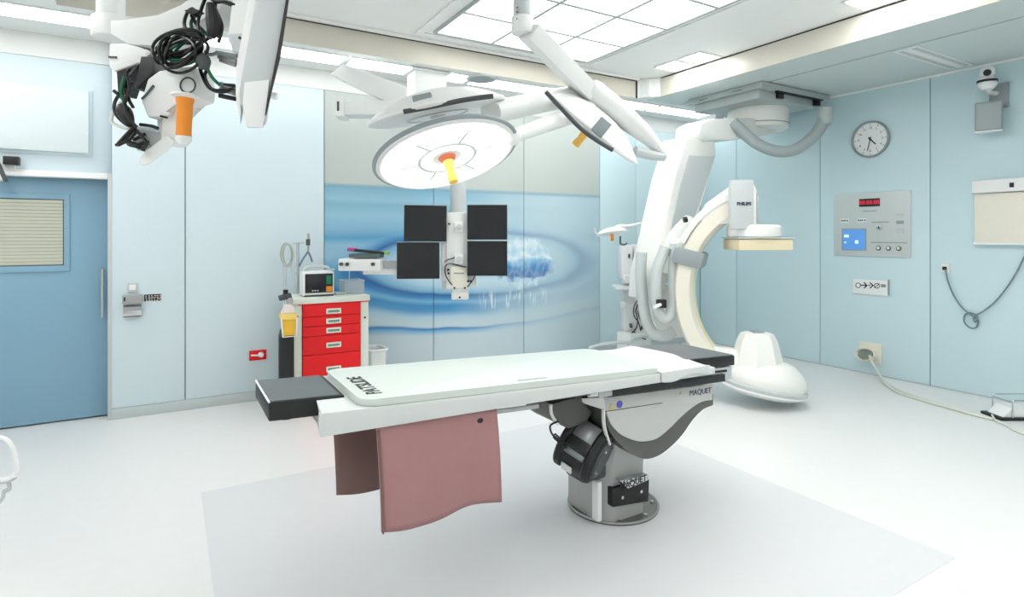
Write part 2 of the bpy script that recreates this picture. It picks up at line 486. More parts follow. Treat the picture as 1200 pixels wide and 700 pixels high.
for k in range(6):  # unseen strips added behind the viewpoint to lift the near side
    x = -1.0 + 1.3 * k
    t = thing('strip_light', 'added unseen strip light in the soffit behind the viewpoint, ' + ['leftmost', 'second from the left', 'third from the left', 'third from the right', 'second from the right', 'rightmost'][k], 'ceiling light', (x + .63, -2.05, ZS), 'added strip lights behind the viewpoint')
    obj('housing', B().box((x, -2.21, ZS - .008), (x + 1.27, -1.89, ZS - .0005), .002), SOFF, t)
    obj('diffuser', B().box((x + .02, -2.19, ZS - .013), (x + 1.25, -1.91, ZS - .006), .002), E_FILL_F, t)
# downlights washing the right fascia; last pair added out of view for brightness
for y, s in ((4.36, 'nearest the far corner'), (2.30, 'opposite the clock'), (.25, 'added out of view nearest the viewpoint')):
    for q, e in ((-.17, 'far'), (.17, 'near')):
        yy = y - q
        t = thing('downlight', f'bright square downlight by the right fascia, {e} lamp of the pair {s}', 'ceiling light', (4.76, yy, ZC), 'downlights by the right fascia')
        obj('bezel', B().box((4.60, yy - .15, ZC - .012), (4.93, yy + .15, ZC - .0005), .003), WHITE, t)
        obj('lamp_panel', B().box((4.625, yy - .125, ZC - .016), (4.905, yy + .125, ZC - .01)), E_SPOT, t)
q = P(564, 91, Z=ZS)
t = thing('ceiling_speaker', 'grey round speaker in the soffit above the mural', 'loudspeaker', (q.x, q.y, ZS))
obj('rim', B().lathe([(0, 0), (.16, 0), (.155, .018), (.13, .024), (0, .024)], (q.x, q.y, ZS), -UP, 36), LGREY, t)
obj('grille', B().lathe([(0, .02), (.128, .022), (.12, .028), (0, .03)], (q.x, q.y, ZS), -UP, 36), MGREY, t)
# vent grille in the right soffit
t = thing('vent_grille', 'narrow slotted air vent in the soffit above the clock wall', 'vent', (6.0, 2.61, ZS))
obj('frame', B().box((5.56, 2.50, ZS - .006), (6.62, 2.70, ZS - .0005), .002), SOFF, t)
for k in range(26):
    for yy in (2.545, 2.655):
        obj('slot', B().box((5.60 + k * .039, yy - .022, ZS - .0075), (5.615 + k * .039, yy + .022, ZS - .005)), MGREY, t)

# ------------------------------------------------------------------ sliding door
d1 = obj('door_1', B().box((-1.98, 6.04, .012), (-.445, 6.085, 2.03), .003), DOORB, label='blue sliding door with a blinded window', category='door', kind='structure')
gx1, gz0, gz1 = P(75, 300, Y=6.04).x, P(75, 311, Y=6.04).z, P(75, 234, Y=6.04).z
fx1, fz0, fz1 = P(82, 300, Y=6.04).x, P(82, 318, Y=6.04).z, P(82, 228, Y=6.04).z
wf = B()
for lo, hi in (((fx1 - 1.0, fz0), (fx1, gz0)), ((fx1 - 1.0, gz1), (fx1, fz1)), ((gx1, gz0), (fx1, gz1)), ((fx1 - 1.0, gz0), (fx1 - .95, gz1))):
    wf.box((lo[0], 6.028, lo[1]), (hi[0], 6.041, hi[1]), .002)
obj('window_frame', wf, DOORB, d1)
obj('gasket', B().box((gx1 - .006, 6.030, gz0), (gx1, 6.0405, gz1)).box((fx1 - .95, 6.030, gz0), (gx1, 6.0405, gz0 + .005)).box((fx1 - .95, 6.030, gz1 - .005), (gx1, 6.0405, gz1)), DARKGAP, d1)
BLIND = mat('blind_slat', (204, 206, 188), 0.5, noise=.12, nscale=1.0, stretch=(.6, 1, 60))
ns = 19
for k in range(ns):
    z = gz0 + .006 + (gz1 - gz0 - .012) * (k + .5) / ns
    h = (gz1 - gz0) / ns
    sl = B().obox(((fx1 - .95 + gx1 - .006) / 2, 6.036, z), ((1, 0, 0), (0, 1, .22), (0, -.22, 1)), ((gx1 - .006 - fx1 + .95) / 2, .0025, h * .44))
    obj('slat', sl, BLIND, d1)
hb = P(120, 345, Y=5.99)
h = obj('handle', B().tube([(hb.x, 5.99, P(120, 372, Y=5.99).z), (hb.x, 5.99, P(120, 315, Y=5.99).z)], .012, 12, sm=0), CHROME, d1, label='vertical chrome pull bar')
obj('handle_mount', B().cyl((hb.x, 5.99, 1.0), (hb.x, 6.045, 1.0), .008, seg=10).cyl((hb.x, 5.99, 1.2), (hb.x, 6.045, 1.2), .008, seg=10), DGREY, d1)
struct('trim_2', B().box((-.435, YA - .004, 0), (-.405, 6.12, 2.07), .003), LGREY, 'pale metal jamb at the edge of the sliding door', 'door trim')
struct('trim_3', B().box((XL, YA + .02, 2.022), (-.436, 6.03, 2.052), .004).box((XL, YA + .05, 2.052), (-.436, 6.02, 2.075), .004), WHITE, 'white rail trim above the sliding door', 'door trim')
# white cover box above the door
xb = P(104, 140, Y=5.95)
t = thing('cover_box', 'white flat cover box on the wall above the blue door', 'cover box', (xb.x - .7, 6.0, P(104, 180, Y=5.95).z))
obj('cover', B().box((xb.x - 1.4, 5.95, P(104, 180, Y=5.95).z), (xb.x, 5.999, P(104, 107, Y=5.95).z), .008), mat('ice_white', (216, 228, 230), .45), t)
obj('back_frame', B().box((xb.x - 1.42, 5.985, P(104, 182, Y=5.95).z - .01), (xb.x + .02, 6.0, P(104, 107, Y=5.95).z + .012), .003), BLUEL, t)
# small sensor above the trim, at the edge of the frame
q = P(12, 188, Y=5.9)
t = thing('door_sensor', 'small black sensor on a white bracket above the blue door', 'sensor', (q.x, 5.9, q.z - .05))
obj('sensor_body', B().box((q.x - .04, 5.87, q.z - .035), (q.x + .055, 5.95, q.z + .03), .004), BLACK, t)
obj('bracket', B().obox((q.x - .085, 5.90, q.z - .06), ((.94, 0, .33), (0, 1, 0), (-.33, 0, .94)), (.028, .03, .11), .008), WHITE_P, t)
obj('bracket_strap', B().obox((q.x - .055, 5.885, q.z - .075), ((.94, 0, .33), (0, 1, 0), (-.33, 0, .94)), (.011, .03, .10), .004), DGREY, t)
obj('wall_plate', B().box((q.x - .11, 5.93, q.z - .1), (q.x + .02, 6.0, q.z), .003), WHITE_P, t)


def wallA(x0, y0, x1, y1, t, y=YA):
    a, b = P(x0, y0, Y=y), P(x1, y1, Y=y)
    c, d = P(x0, y1, Y=y), P(x1, y0, Y=y)
    return (a.x, y - t, (c.z + b.z) / 2), (b.x, y, (a.z + d.z) / 2)


def wb_box(b, x0, y0, x1, y1, t0, t1, bev=.002):
    lo, hi = wallA(x0, y0, x1, y1, 0)
    return b.box((lo[0], YA - t1, lo[2]), (hi[0], YA - t0, hi[2]), bev)


lo, hi = wallA(149, 332, 162, 343, 0)
t = thing('wall_switch', 'small grey square switch above the hand sensor by the door', 'switch', (lo[0], YA, lo[2]))
obj('plate', wb_box(B(), 149, 332, 162, 343, 0, .012, .003), LGREY, t)
obj('rocker', wb_box(B(), 151.5, 333.5, 159.5, 340, .012, .019, .003), WHITE_P, t)
lo, hi = wallA(143, 345, 167, 370, 0)
t = thing('hand_sensor', 'grey metal hand sensor door opener with a curved hood', 'sensor', (lo[0], YA, lo[2]))
obj('head', wb_box(B(), 143.5, 345.5, 167, 355.5, 0, .06, .006), STEEL, t)
lo, hi = wallA(144.5, 357.5, 166, 370, 0)
pr = [(YA, lo[2]), (YA - .065, lo[2]), (YA - .048, lo[2] + .02), (YA - .036, (lo[2] + hi[2]) / 2), (YA - .045, hi[2] - .01), (YA, hi[2])]
obj('hood', B().prism([(lo[0], y, z) for y, z in pr], (hi[0] - lo[0], 0, 0), .002), STEEL, t)
obj('eye', wb_box(B(), 145.5, 348, 147.5, 352.5, .059, .062, 0), BLACK, t)
obj('hood_edge', B().box((lo[0], YA - .066, lo[2] - .003), (hi[0], YA - .04, lo[2] + .003)), BLACK, t)
lo, hi = wallA(169, 345, 189, 353, 0)
t = thing('sign_plate', 'small black lettered plate beside the hand sensor', 'sign', (lo[0], YA, lo[2]))
obj('plate', wb_box(B(), 169, 345, 189, 353, 0, .004, .001), BLACK, t)
tx = B()
for k in range(4):
    z = hi[2] - .012 - k * .0145
    for q in range(6):
        a = lo[0] + .008 + q * .0205 + random.random() * .004
        tx.box((a, YA - .0048, z - .0028), (a + .009 + random.random() * .008, YA - .0039, z + .0028))
obj('lettering', tx, CREAM, t)
lo, hi = wallA(292, 410.5, 312, 422, 0)
t = thing('wall_socket', 'red wall socket with a white plug low beside the cart', 'socket', (lo[0], YA, lo[2]))
obj('plate', wb_box(B(), 292, 410.5, 312, 422, 0, .012, .003), RED, t)
c = P(306, 416, Y=YA - .03)
obj('plug', B().cyl((c.x, YA - .012, c.z), (c.x, YA - .06, c.z), .026, .02, 16, .004), WHITE_P, t)
obj('plug_cord', B().tube([(c.x - .005, YA - .05, c.z), (c.x - .05, YA - .055, c.z + .004), (c.x - .085, YA - .03, c.z + .002)], .008, 8), WHITE_P, t)

# ------------------------------------------------------------------ right wall fittings
def wallR(x, y, t=0.0): return P(x, y, X=XR - t)


def rbox(b, x0, y0, x1, y1, t0, t1, bev=.002):
    """box on the right wall covering photo rectangle x0..x1, y0..y1 (mean of its slanted edges)"""
    a, c = wallR(x0, y0), wallR(x1, y0); e, g = wallR(x0, y1), wallR(x1, y1)
    return b.box((XR - t1, c.y, (e.z + g.z) / 2), (XR - t0, a.y, (a.z + c.z) / 2), bev)


def ray_(x): q = FW + RT * ((x - 600) / FPX); return q.normalized()
RX = V((0, -1, 0))      # reading direction on the right wall
c = wallR(1021, 163.5)
t = thing('wall_clock', 'round white wall clock with a grey rim', 'clock', (XR, c.y, c.z - .2))
ax = V((-1, 0, 0)); o = V((XR, c.y, c.z))
obj('rim', B().lathe([(.175, 0), (.2, 0), (.205, .02), (.2, .04), (.192, .044), (.184, .036), (.18, .018), (.175, 0)], o, ax, 48), MGREY, t)
obj('dial', B().lathe([(0, .018), (.186, .018), (.186, 0), (0, 0)], o, ax, 48), WHITE, t)
nu = B(); tk = B()
for k in range(12):
    a = math.radians(30 * (k + 1)); dr = RX * math.sin(a) + UP * math.cos(a); pd = RX * math.cos(a) - UP * math.sin(a)
    nu.text(str(k + 1), .034, o + ax * .0185 + dr * .128, RX, UP, .0006)
    tk.obox(o + ax * .0185 + dr * .163, (dr, pd, ax), (.008, .0025, .0008))
obj('numerals', nu, BLACK, t); obj('hour_marks', tk, BLACK, t)
for nm, ang, L, wd in (('hour_hand', 136, .088, .006), ('minute_hand', 192, .132, .0042)):
    a = math.radians(ang); dr = RX * math.sin(a) + UP * math.cos(a); pd = RX * math.cos(a) - UP * math.sin(a)
    obj(nm, B().obox(o + ax * (.024 if nm[0] == 'h' else .027) + dr * (L / 2 - .015), (dr, pd, ax), (L / 2 + .015, wd, .001)), BLACK, t)
obj('hub', B().cyl(o + ax * .018, o + ax * .031, .009, seg=16), BLACK, t)

c = wallR(1024, 302)
t = thing('control_panel', 'grey theatre control panel with red digits and a blue screen', 'control panel', (XR, c.y, c.z))
CP = 0.014
pa = B(); a_, b_ = wallR(978, 228), wallR(1068, 224); e_, g_ = wallR(978, 299), wallR(1068, 303)
zt, zb = (a_.z + b_.z) / 2, (e_.z + g_.z) / 2
obj('faceplate', B().box((XR - CP, b_.y, zb), (XR, a_.y, zt), .003), mat('panel_grey', (202, 210, 209), .4, .2, noise=.03, nscale=40), t)


def cp(u, v):      # fraction across and down the faceplate
    return V((XR - CP, a_.y + (b_.y - a_.y) * u, zt + (zb - zt) * v))


def cpbox(u0, v0, u1, v1, th, m, name, bev=.001, parent=t):
    p, q2 = cp(u0, v0), cp(u1, v1)
    return obj(name, B().box((XR - CP - th, q2.y, q2.z), (XR - CP, p.y, p.z), bev), m, parent)


cpbox(.355, .09, .625, .215, .006, BLACK, 'display_window')
q = cp(.49, .153); obj('digits', B().text('88:88:88', .066, V((XR - CP - .0066, q.y, q.z)), RX, UP, .0006, sx=.95), E_LED, t)
cpbox(.40, .278, .585, .293, .001, MGREY, 'caption_line', 0)
for u0 in (.10, .335):
    k = cpbox(u0, .395, u0 + .115, .46, .003, WHITE_P, 'meter_window')
    q = cp(u0 + .057, .428); mb = B()
    for dy in (-.03, -.005, .015, .034): mb.box((XR - CP - .0038, q.y + dy - .007, q.z - .009), (XR - CP - .0029, q.y + dy + .006, q.z + .009))
    obj('meter_marks', mb, BLACK, k)
k = cpbox(.115, .56, .45, .91, .003, MGREY, 'screen_bezel', .001)
sc_ = cpbox(.13, .575, .435, .895, .0042, E_LCD, 'touch_screen')
for u0, v0, u1, v1 in ((.15, .655, .215, .70), (.30, .745, .345, .80), (.15, .77, .18, .79)):
    cpbox(u0, v0, u1, v1, .0047, emat('lcd_light', (190, 215, 240), .5), 'screen_icon', 0, t)
cpbox(.52, .455, .74, .472, .001, MGREY, 'caption_line', 0)
q = cp(.62, .545); obj('key_switch', B().cyl(V((XR - CP, q.y, q.z)), V((XR - CP - .014, q.y, q.z)), .026, seg=20, bev=.003), CHROME, t)
obj('key_slot', B().box((XR - CP - .0155, q.y - .006, q.z - .014), (XR - CP - .013, q.y + .006, q.z + .014)), BLACK, t)
cpbox(.51, .77, .96, .786, .001, MGREY, 'caption_line', 0)
for u in (.61, .735, .86):
    q = cp(u, .865)
    k = obj('push_button', B().cyl(V((XR - CP, q.y, q.z)), V((XR - CP - .01, q.y, q.z)), .026, seg=20, bev=.003), DGREY, t)
    obj('button_cap', B().cyl(V((XR - CP - .008, q.y, q.z + .003)), V((XR - CP - .016, q.y, q.z + .003)), .015, seg=16, bev=.002), WHITE_P, k)
for v0, v1, m in ((.335, .375, LGREY), (.445, .495, MGREY), (.57, .64, LGREY)): cpbox(.83, v0, .92, v1, .004, m, 'slide_switch')

# gas outlet plate with arrow symbols
c = wallR(1022, 345)
t = thing('symbol_plate', 'white wall plate with black circle and arrow symbols', 'sign plate', (XR, c.y, c.z))
obj('plate', rbox(B(), 1000, 328, 1041.5, 345.5, 0, .016, .003), WHITE_P, t)
obj('side_edge', rbox(B(), 1041, 328, 1042.5, 346, 0, .018, .001), MGREY, t)
sy = XR - .0165
def at(x, y): p = wallR(x, y); return V((sy, p.y, p.z))
cs = [at(1006.5, 334.5), at(1014, 334.5), at(1021, 334.5), at(1028.5, 335), at(1036, 335)]
s1 = B()
for i in (0, 3): s1.torus(cs[i], (1, 0, 0), .026, .004, 28, 6)
s1.obox(cs[3], (V((0, -1, 1)), V((0, 1, 1)), V((1, 0, 0))), (.038, .003, .001))
for i in (1, 2):
    c0 = cs[i]
    for dz in (1, -1): s1.obox(c0 + V((0, -.012, .014 * dz)), (V((0, 1, dz)), V((0, -dz, 1)), V((1, 0, 0))), (.026, .006, .001))
    s1.obox(c0 + V((0, .012, 0)), (V((0, 1, 0)), UP, V((1, 0, 0))), (.03 if i == 1 else .012, .0055, .001))
for dz in (.009, -.009): s1.obox(cs[4] + V((0, 0, dz)), (V((0, 1, 0)), UP, V((1, 0, 0))), (.026, .005, .001))
obj('symbols', s1, BLACK, t)

# cable outlet with a hood, and cables onto the floor
c = wallR(1018, 414)
t = thing('cable_outlet', 'cream cable outlet with a shell hood low on the wall', 'cable outlet', (XR, c.y, c.z - .08))
obj('plate', rbox(B(), 1008, 401.5, 1034, 425, 0, .02, .003), CREAM, t)
hc = P(1015, 416, X=XR - .10); ha2 = V((-.86, .25, .30)).normalized()
obj('hood', B().lathe([(0, -.09), (.05, -.085), (.095, -.05), (.125, .0), (.128, .03), (.118, .03), (.112, .0), (.08, -.04), (0, -.05)], hc, ha2, 32, 1.0, .52, V((0, 1, 0))), CREAM, t)
obj('opening_shade', B().lathe([(0, -.02), (.102, -.012), (.106, .004), (0, .0)], hc, ha2, 32, 1.0, .5, V((0, 1, 0))), mat('hood_inner_shade', (132, 140, 130), .6), t)  # dark disc puts the shade inside the hood into colour
obj('neck', B().cyl((XR - .01, hc.y, hc.z), hc - ha2 * .06, .05, seg=18), CREAM, t)
for k, (nm, off) in enumerate((('uppermost of the pair', 0.0), ('lower one of the pair', .04))):
    pts = [hc + V((-.01, -.04 - off * .4, .0)), P(1022, 425, X=XR - .17), P(1027, 433, X=XR - .17), P(1031, 440 + off * 30, X=XR - .17),
           P(1037 - off * 60, 447, Z=.03), P(1052, 457 + off * 70, Z=.012), P(1080, 467 + off * 50, Z=.012), P(1110, 476 + off * 40, Z=.012), P(1140, 485 + off * 25, Z=.012), P(1163, 491 + off * 20, Z=.012)]
    ob = obj('floor_cable', B().tube(pts, .011, 8), CABLEW, label='white cable from the wall hood across the floor, ' + nm, category='cable', group='cables from the wall hood')
# foot pedal at the right edge
c = P(1183, 489, Z=0)
t = thing('foot_pedal', 'low white foot pedal with a wire guard on the floor', 'foot pedal', c)
ax_ = (RT, FW, UP)
obj('base_plate', B().obox(c + RT * .05 + UP * .012, ax_, (.21, .11, .012), .006), BLACK, t)
obj('pedal', B().prism([c - RT * .13 + FW * q + UP * .024 for q in (-.09,)] + [c + RT * .24 - FW * .09 + UP * .024, c + RT * .24 - FW * .09 + UP * .10, c - RT * .05 - FW * .09 + UP * .10], FW * .17, .008), WHITE_P, t)
for f_ in (-.10, .10):
    obj('guard_wire', B().tube([c - RT * .06 + FW * f_ + UP * .015, c - RT * .06 + FW * f_ + UP * .16, c - RT * .05 + FW * f_ + UP * .17, c + RT * .3 + FW * f_ + UP * .17], .006, 8, sm=0), CHROME, t)
obj('guard_wire', B().tube([c - RT * .06 - FW * .1 + UP * .15, c - RT * .06 + FW * .1 + UP * .15], .006, 8, sm=0), CHROME, t)
obj('pedal_cord', B().tube([c - RT * .15 + UP * .02, P(1168, 494, Z=.01), P(1180, 499, Z=.01), P(1190, 505, Z=.01), P(1215, 514, Z=.01)], .008, 8), CABLEW, t)

# socket with hanging cord
c = wallR(1108, 314.5)
t = thing('cord_socket', 'small white wall socket with a looped grey cord', 'socket', (XR, c.y, c.z - .05))
obj('plate', rbox(B(), 1103.5, 309, 1113.5, 320, 0, .016, .003), WHITE_P, t)
obj('plug', rbox(B(), 1106, 312.5, 1110.5, 316.5, .016, .035, .002), BLACK, t)
q = lambda x, y, tt=.03: wallR(x, y, tt)
obj('cord', B().tube([q(1108, 316), q(1111, 330), q(1118, 347), q(1128, 361), q(1139, 370), q(1146, 376), q(1144, 384), q(1136, 384, .045), q(1130, 377, .04), q(1131, 369, .02), q(1138, 367, .02), q(1145, 371, .045), q(1143, 378, .05),
                      q(1141, 372, .05), q(1152, 365), q(1166, 354), q(1180, 337), q(1192, 318), q(1203, 296), q(1212, 284)], .0075, 8), mat('grey_cord', (116, 134, 146), .5), t)
# film viewer at the right edge
c = wallR(1175, 287)
t = thing('film_viewer', 'white wall-mounted film viewer with a cream panel', 'film viewer', (XR, c.y, c.z))
a0, a1 = wallR(1144, 250), wallR(1240, 250)
z = lambda y: wallR(1168, y).z
obj('top_housing', B().box((XR - .10, a1.y, z(226)), (XR, a0.y, z(211)), .01), WHITE, t)
obj('viewing_panel', B().box((XR - .05, a1.y + .01, z(284)), (XR, a0.y - .005, z(226) - .004), .004), CREAM, t)
obj('bottom_ledge', B().box((XR - .065, a1.y, z(287)), (XR, a0.y, z(284)), .004), WHITE, t)
p1, p2 = wallR(1188.5, 215), wallR(1193.5, 220)
obj('switch', B().box((XR - .108, p2.y, p2.z), (XR - .099, p1.y, p1.z), .002), BLACK, t)
# dome camera with loudspeaker
c = wallR(1169, 120)
t = thing('ceiling_camera', 'white and black camera on a bracket high on the wall', 'camera', (XR, c.y, c.z))
pl = wallR(1170, 110)
obj('wall_bracket', B().box((XR - .04, pl.y - .085, pl.z - .14), (XR, pl.y + .06, pl.z + .09), .006), MGREY, t)
cp0 = P(1157, 96, X=XR - .22)
obj('bracket_arm', B().tube([(XR - .03, pl.y, pl.z), (XR - .12, pl.y + .02, pl.z + .0), cp0 + V((0, 0, -.05))], .022, 10), WHITE_P, t)
obj('camera_base', B().lathe([(0, -.07), (.045, -.07), (.075, -.03), (.075, .0), (.06, .028), (0, .03)], cp0, UP, 24), WHITE_P, t)
obj('black_band', B().lathe([(.0, .004), (.079, .004), (.079, .026), (0, .026)], cp0 - UP * .012, UP, 24), BLACK, t)
obj('camera_head', B().sph(cp0 + V((0, 0, .085)), (.058, .058, .062)), WHITE, t)
tc = (V((0, 0, CH)) - cp0).normalized()
obj('lens', B().cyl(cp0 + V((0, 0, .085)) + tc * .045, cp0 + V((0, 0, .085)) + tc * .068, .03, seg=20), BLACK, t)
c = P(1158.5, 137, X=XR - .16)
t = thing('wall_speaker', 'grey box loudspeaker hanging below the wall camera', 'loudspeaker', (XR, c.y, c.z - .15))
sp_ax = (V((-.5, -.866, 0)), V((.866, -.5, 0)), UP)
rf = ray_(1158.5); rr = V((rf.y, -rf.x, 0))
obj('cabinet', B().obox(c, (rr, rf, UP), (.10, .05, .135), .012), MGREY, t)
obj('grille', B().obox(c - rf * .051, (rr, rf, UP), (.088, .004, .12), .003), mat('grille_grey', (168, 178, 180), .6), t)
obj('mount', B().tube([c + FW * .06, V((XR - .04, c.y + .02, c.z)), V((XR, c.y + .02, c.z))], .02, 8, sm=0), LGREY, t)
obj('lower_trim', B().obox(c - UP * .138, (rr, rf, UP), (.10, .05, .006), .002), WHITE, t)

# ------------------------------------------------------------------ operating table
TXC, TYC = 2.204, 2.571
def tz(x): return .845 - .0368 * (x - 2.2)          # the top is tilted, left end higher
def tl(p):                                           # (x, y, height above table plane) -> world
    return V((p[0], p[1], tz(p[0]) + p[2]))
T = thing('operating_table', 'long operating table on a grey pedestal bolted to the floor', 'operating table', (TXC, TYC, 0))
TG = mat('table_grey', (196, 199, 196), .42); TD = mat('table_dark_grey', (92, 93, 90), .5)
obj('floor_plate', B().lathe([(0, 0), (.258, 0), (.258, .008), (.25, .014), (.0, .014)], (TXC, TYC, .0015), UP, 56), mat('dark_steel', (126, 124, 120), .25, .9), T)
obj('floor_ring', B().torus((TXC, TYC, .014), UP, .255, .006, 56), STEEL, T)
for k in range(8):
    a = 2 * math.pi * k / 8 + .2
    obj('bolt', B().cyl((TXC + .225 * math.cos(a), TYC + .225 * math.sin(a), .012), (TXC + .225 * math.cos(a), TYC + .225 * math.sin(a), .023), .011, seg=6), CHROME, T)
# pedestal
def ring(cx, cy, hx, hy, z, ch): return [V((cx + a * hx + (0 if abs(b) == 1 and False else 0), cy + b * hy, z)) for a, b in ((-1, -ch), (-ch, -1), (ch, -1), (1, -ch), (1, ch), (ch, 1), (-ch, 1), (-1, ch))]
pd = B(); rg = []
for z, hx, hy, cx in ((.012, .175, .19, 2.15), (.30, .175, .19, 2.15), (.34, .185, .2, 2.15), (.44, .20, .21, 2.17), (.56, .22, .22, 2.2), (.64, .22, .22, 2.2)):
    rg.append([pd.bm.verts.new(p) for p in ring(cx, TYC, hx, hy, z, .62)])
for a, b in zip(rg, rg[1:]):
    for k in range(8): pd.bm.faces.new([a[k], a[(k + 1) % 8], b[(k + 1) % 8], b[k]])
pd.bm.faces.new(rg[0]); pd.bm.faces.new(rg[-1])
obj('pedestal', pd, mat('pedestal_grey', (176, 178, 176), .38, .25), T, sharp=20)
obj('pedestal_side_strip', B().box((1.955, 2.40, .03), (1.985, 2.45, .24), .006), WHITE, T)
# black connector cover at the foot
p = lambda x, y, Y: P(x, y, Y=Y)
YN = 2.36
cv = [p(718, 573, YN), p(761, 562, YN), p(760, 588, YN), p(718, 595, YN)]
obj('connector_cover', B().prism(cv, (0, .12, 0), .005), BLACK, T)
for x, y in ((729, 583), (751, 576)):
    q = p(x, y, YN)
    obj('cover_screw', B().cyl(q - V((0, .006, 0)), q + V((0, .01, 0)), .009, seg=12), CHROME, T)
q = [p(726, 564, YN - .02), p(761, 557, YN - .02), p(760, 563, YN - .02), p(736, 573, YN - .02)]
obj('cover_flap', B().prism(q, (0, .05, 0), .003), CHROME, T)
q = p(738, 565.5, YN - .005)
obj('pedestal_lettering', B().text('MAQUET', .046, q + V((0, -.03, .008)), V((1, 0, .09)), V((0, 0, 1)), .001, bold=.0008), BLACK, T)
# wave-shaped carriage: dark body, light cover
YC0, YC1 = 2.275, 2.865
dark = [(673, 476), (709, 484), (713, 503), (722, 517), (737, 531), (753, 538), (768, 536), (783, 526), (797, 513), (808, 497), (820, 482), (836, 474), (836, 468), (820, 470), (760, 476), (705, 478)]
obj('carriage_body', B().prism(cr([P(x, y, Y=YC0) for x, y in [(709, 480), (712, 500), (722, 516), (737, 530), (755, 538), (772, 534), (788, 522), (800, 509), (812, 492), (824, 480), (836, 475)]], 5) + [P(836, 462, Y=YC0), P(709, 470, Y=YC0)], (0, YC1 - YC0, 0), .004), TD, T)
cov = cr([P(x, y, Y=YC0 - .012) for x, y in [(710.5, 483), (716, 497), (727, 509), (742, 516), (755, 517.5), (770, 514), (785, 502), (798, 489), (811, 478), (823, 471), (835, 469)]], 5) + [P(835, 450.5, Y=YC0 - .012), P(708, 466.5, Y=YC0 - .012)]
obj('carriage_cover', B().prism(cov, (0, .02, 0), .003), TG, T)
a, b = P(709.5, 482.5, Y=YC0 - .013), P(776, 472.5, Y=YC0 - .013)
obj('cover_seam', B().tube([a, b], .0018, 6, sm=0), DGREY, T)
# end face of the carriage and the white edge strip
obj('carriage_end', B().prism([P(672, 468, Y=YC0 + .12), P(708, 466, Y=YC0 - .01), P(709, 481, Y=YC0 - .01), P(676, 470.5, Y=YC0 + .12)], (.02, .0, 0), .001), WHITE_P, T)
obj('carriage_top', B().box((1.85, YC0 - .008, -.115), (2.66, YC1, -.05), .004, f=tl), WHITE_P, T)
obj('edge_strip', B().tube([P(707, 480, Y=YC0 - .014), P(708, 500, Y=YC0 - .014), P(714, 521, Y=YC0 - .014)], .013, 8, flat=.5), WHITE, T)
q = P(821, 459.5, Y=YC0 - .0135)
obj('carriage_lettering', B().text('MAQUET', .044, q, (1, 0, -.037), UP, .0008), mat('blue_grey_ink', (70, 76, 112), .5), T)
q = P(726, 474, Y=YC0 - .0135)
obj('round_badge', B().cyl(q, q - V((0, .002, 0)), .019, seg=24), mat('violet_badge', (96, 92, 190), .5), T)
q = P(716, 477, Y=YC0 - .0135)
obj('warning_sticker', B().prism([q + V((-.018, 0, -.017)), q + V((.018, 0, -.017)), q + V((.002, 0, .018))], (0, -.0015, 0)), mat('yellow_sticker', (206, 190, 120), .5), T)
q = P(798, 461, Y=YC0 - .0135)
obj('warning_sticker', B().prism([q + V((-.012, 0, -.006)), q + V((.012, 0, -.006)), q + V((0, 0, .012))], (0, -.0015, 0)), mat('yellow_sticker', (206, 190, 120), .5), T)
# drive unit: black drum with grey shell
dc = P(685, 525, Y=2.40); da = (RT * .80 - UP * .38 - FW * .46).normalized()
dx_, dy_, dn_ = basis(da)
obj('drive_drum', B().lathe([(0, -.115), (.10, -.115), (.132, -.10), (.136, -.08), (.136, .09), (.125, .105), (0, .105)], dc, da, 44), BLACK, T)
front = (-FW + UP * .75); front = (front - da * front.dot(da)).normalized(); side_ = da.cross(front)
sh = B(); ar = [front * math.cos(math.radians(-46 + 92 * k / 14)) + side_ * math.sin(math.radians(-46 + 92 * k / 14)) for k in range(15)]
gr = [[sh.bm.verts.new(dc + d_ * .142 + da * q) for q in (-.058, .052)] for d_ in ar]
for a, b in zip(gr, gr[1:]): sh.bm.faces.new([a[0], b[0], b[1], a[1]])
ob = obj('drive_shell', sh, mat('shell_grey', (150, 154, 156), .3, .3), T); md = ob.modifiers.new('thick', 'SOLIDIFY'); md.thickness = .01
for s_, r_ in ((-.085, .147), (.075, .147)): obj('drive_rim', B().lathe([(0, -.02), (r_ - .006, -.02), (r_, -.012), (r_, .012), (r_ - .006, .02), (0, .02)], dc + da * s_, da, 44), BLACK, T)
obj('drive_face', B().lathe([(0, .10), (.11, .10), (.10, .116), (0, .116)], dc, da, 36), DGREY, T)
for a in (0.6, 2.2, 3.9):
    q = dc + da * .115 + (dx_ * math.cos(a) + dy_ * math.sin(a)) * .08
    obj('drive_screw', B().cyl(q, q + da * .008, .009, seg=10), CHROME, T)
low = (-FW - UP * 1.0); low = (low - da * low.dot(da)).normalized()
obj('drive_lug', B().obox(dc + front * .125 - side_ * .0 + low * .05 - da * .0, (da, front, low), (.06, .03, .03), .006), BLACK, T)
obj('drive_label', B().obox(dc + low * .143 - da * .02, (da, low, da.cross(low)), (.03, .006, .03), .003), WHITE_P, T)
obj('drive_skirt', B().obox(dc - UP * .10 + V((.07, .08, 0)), (V((1, 0, 0)), V((0, 1, 0)), UP), (.08, .08, .09), .02), DGREY, T)
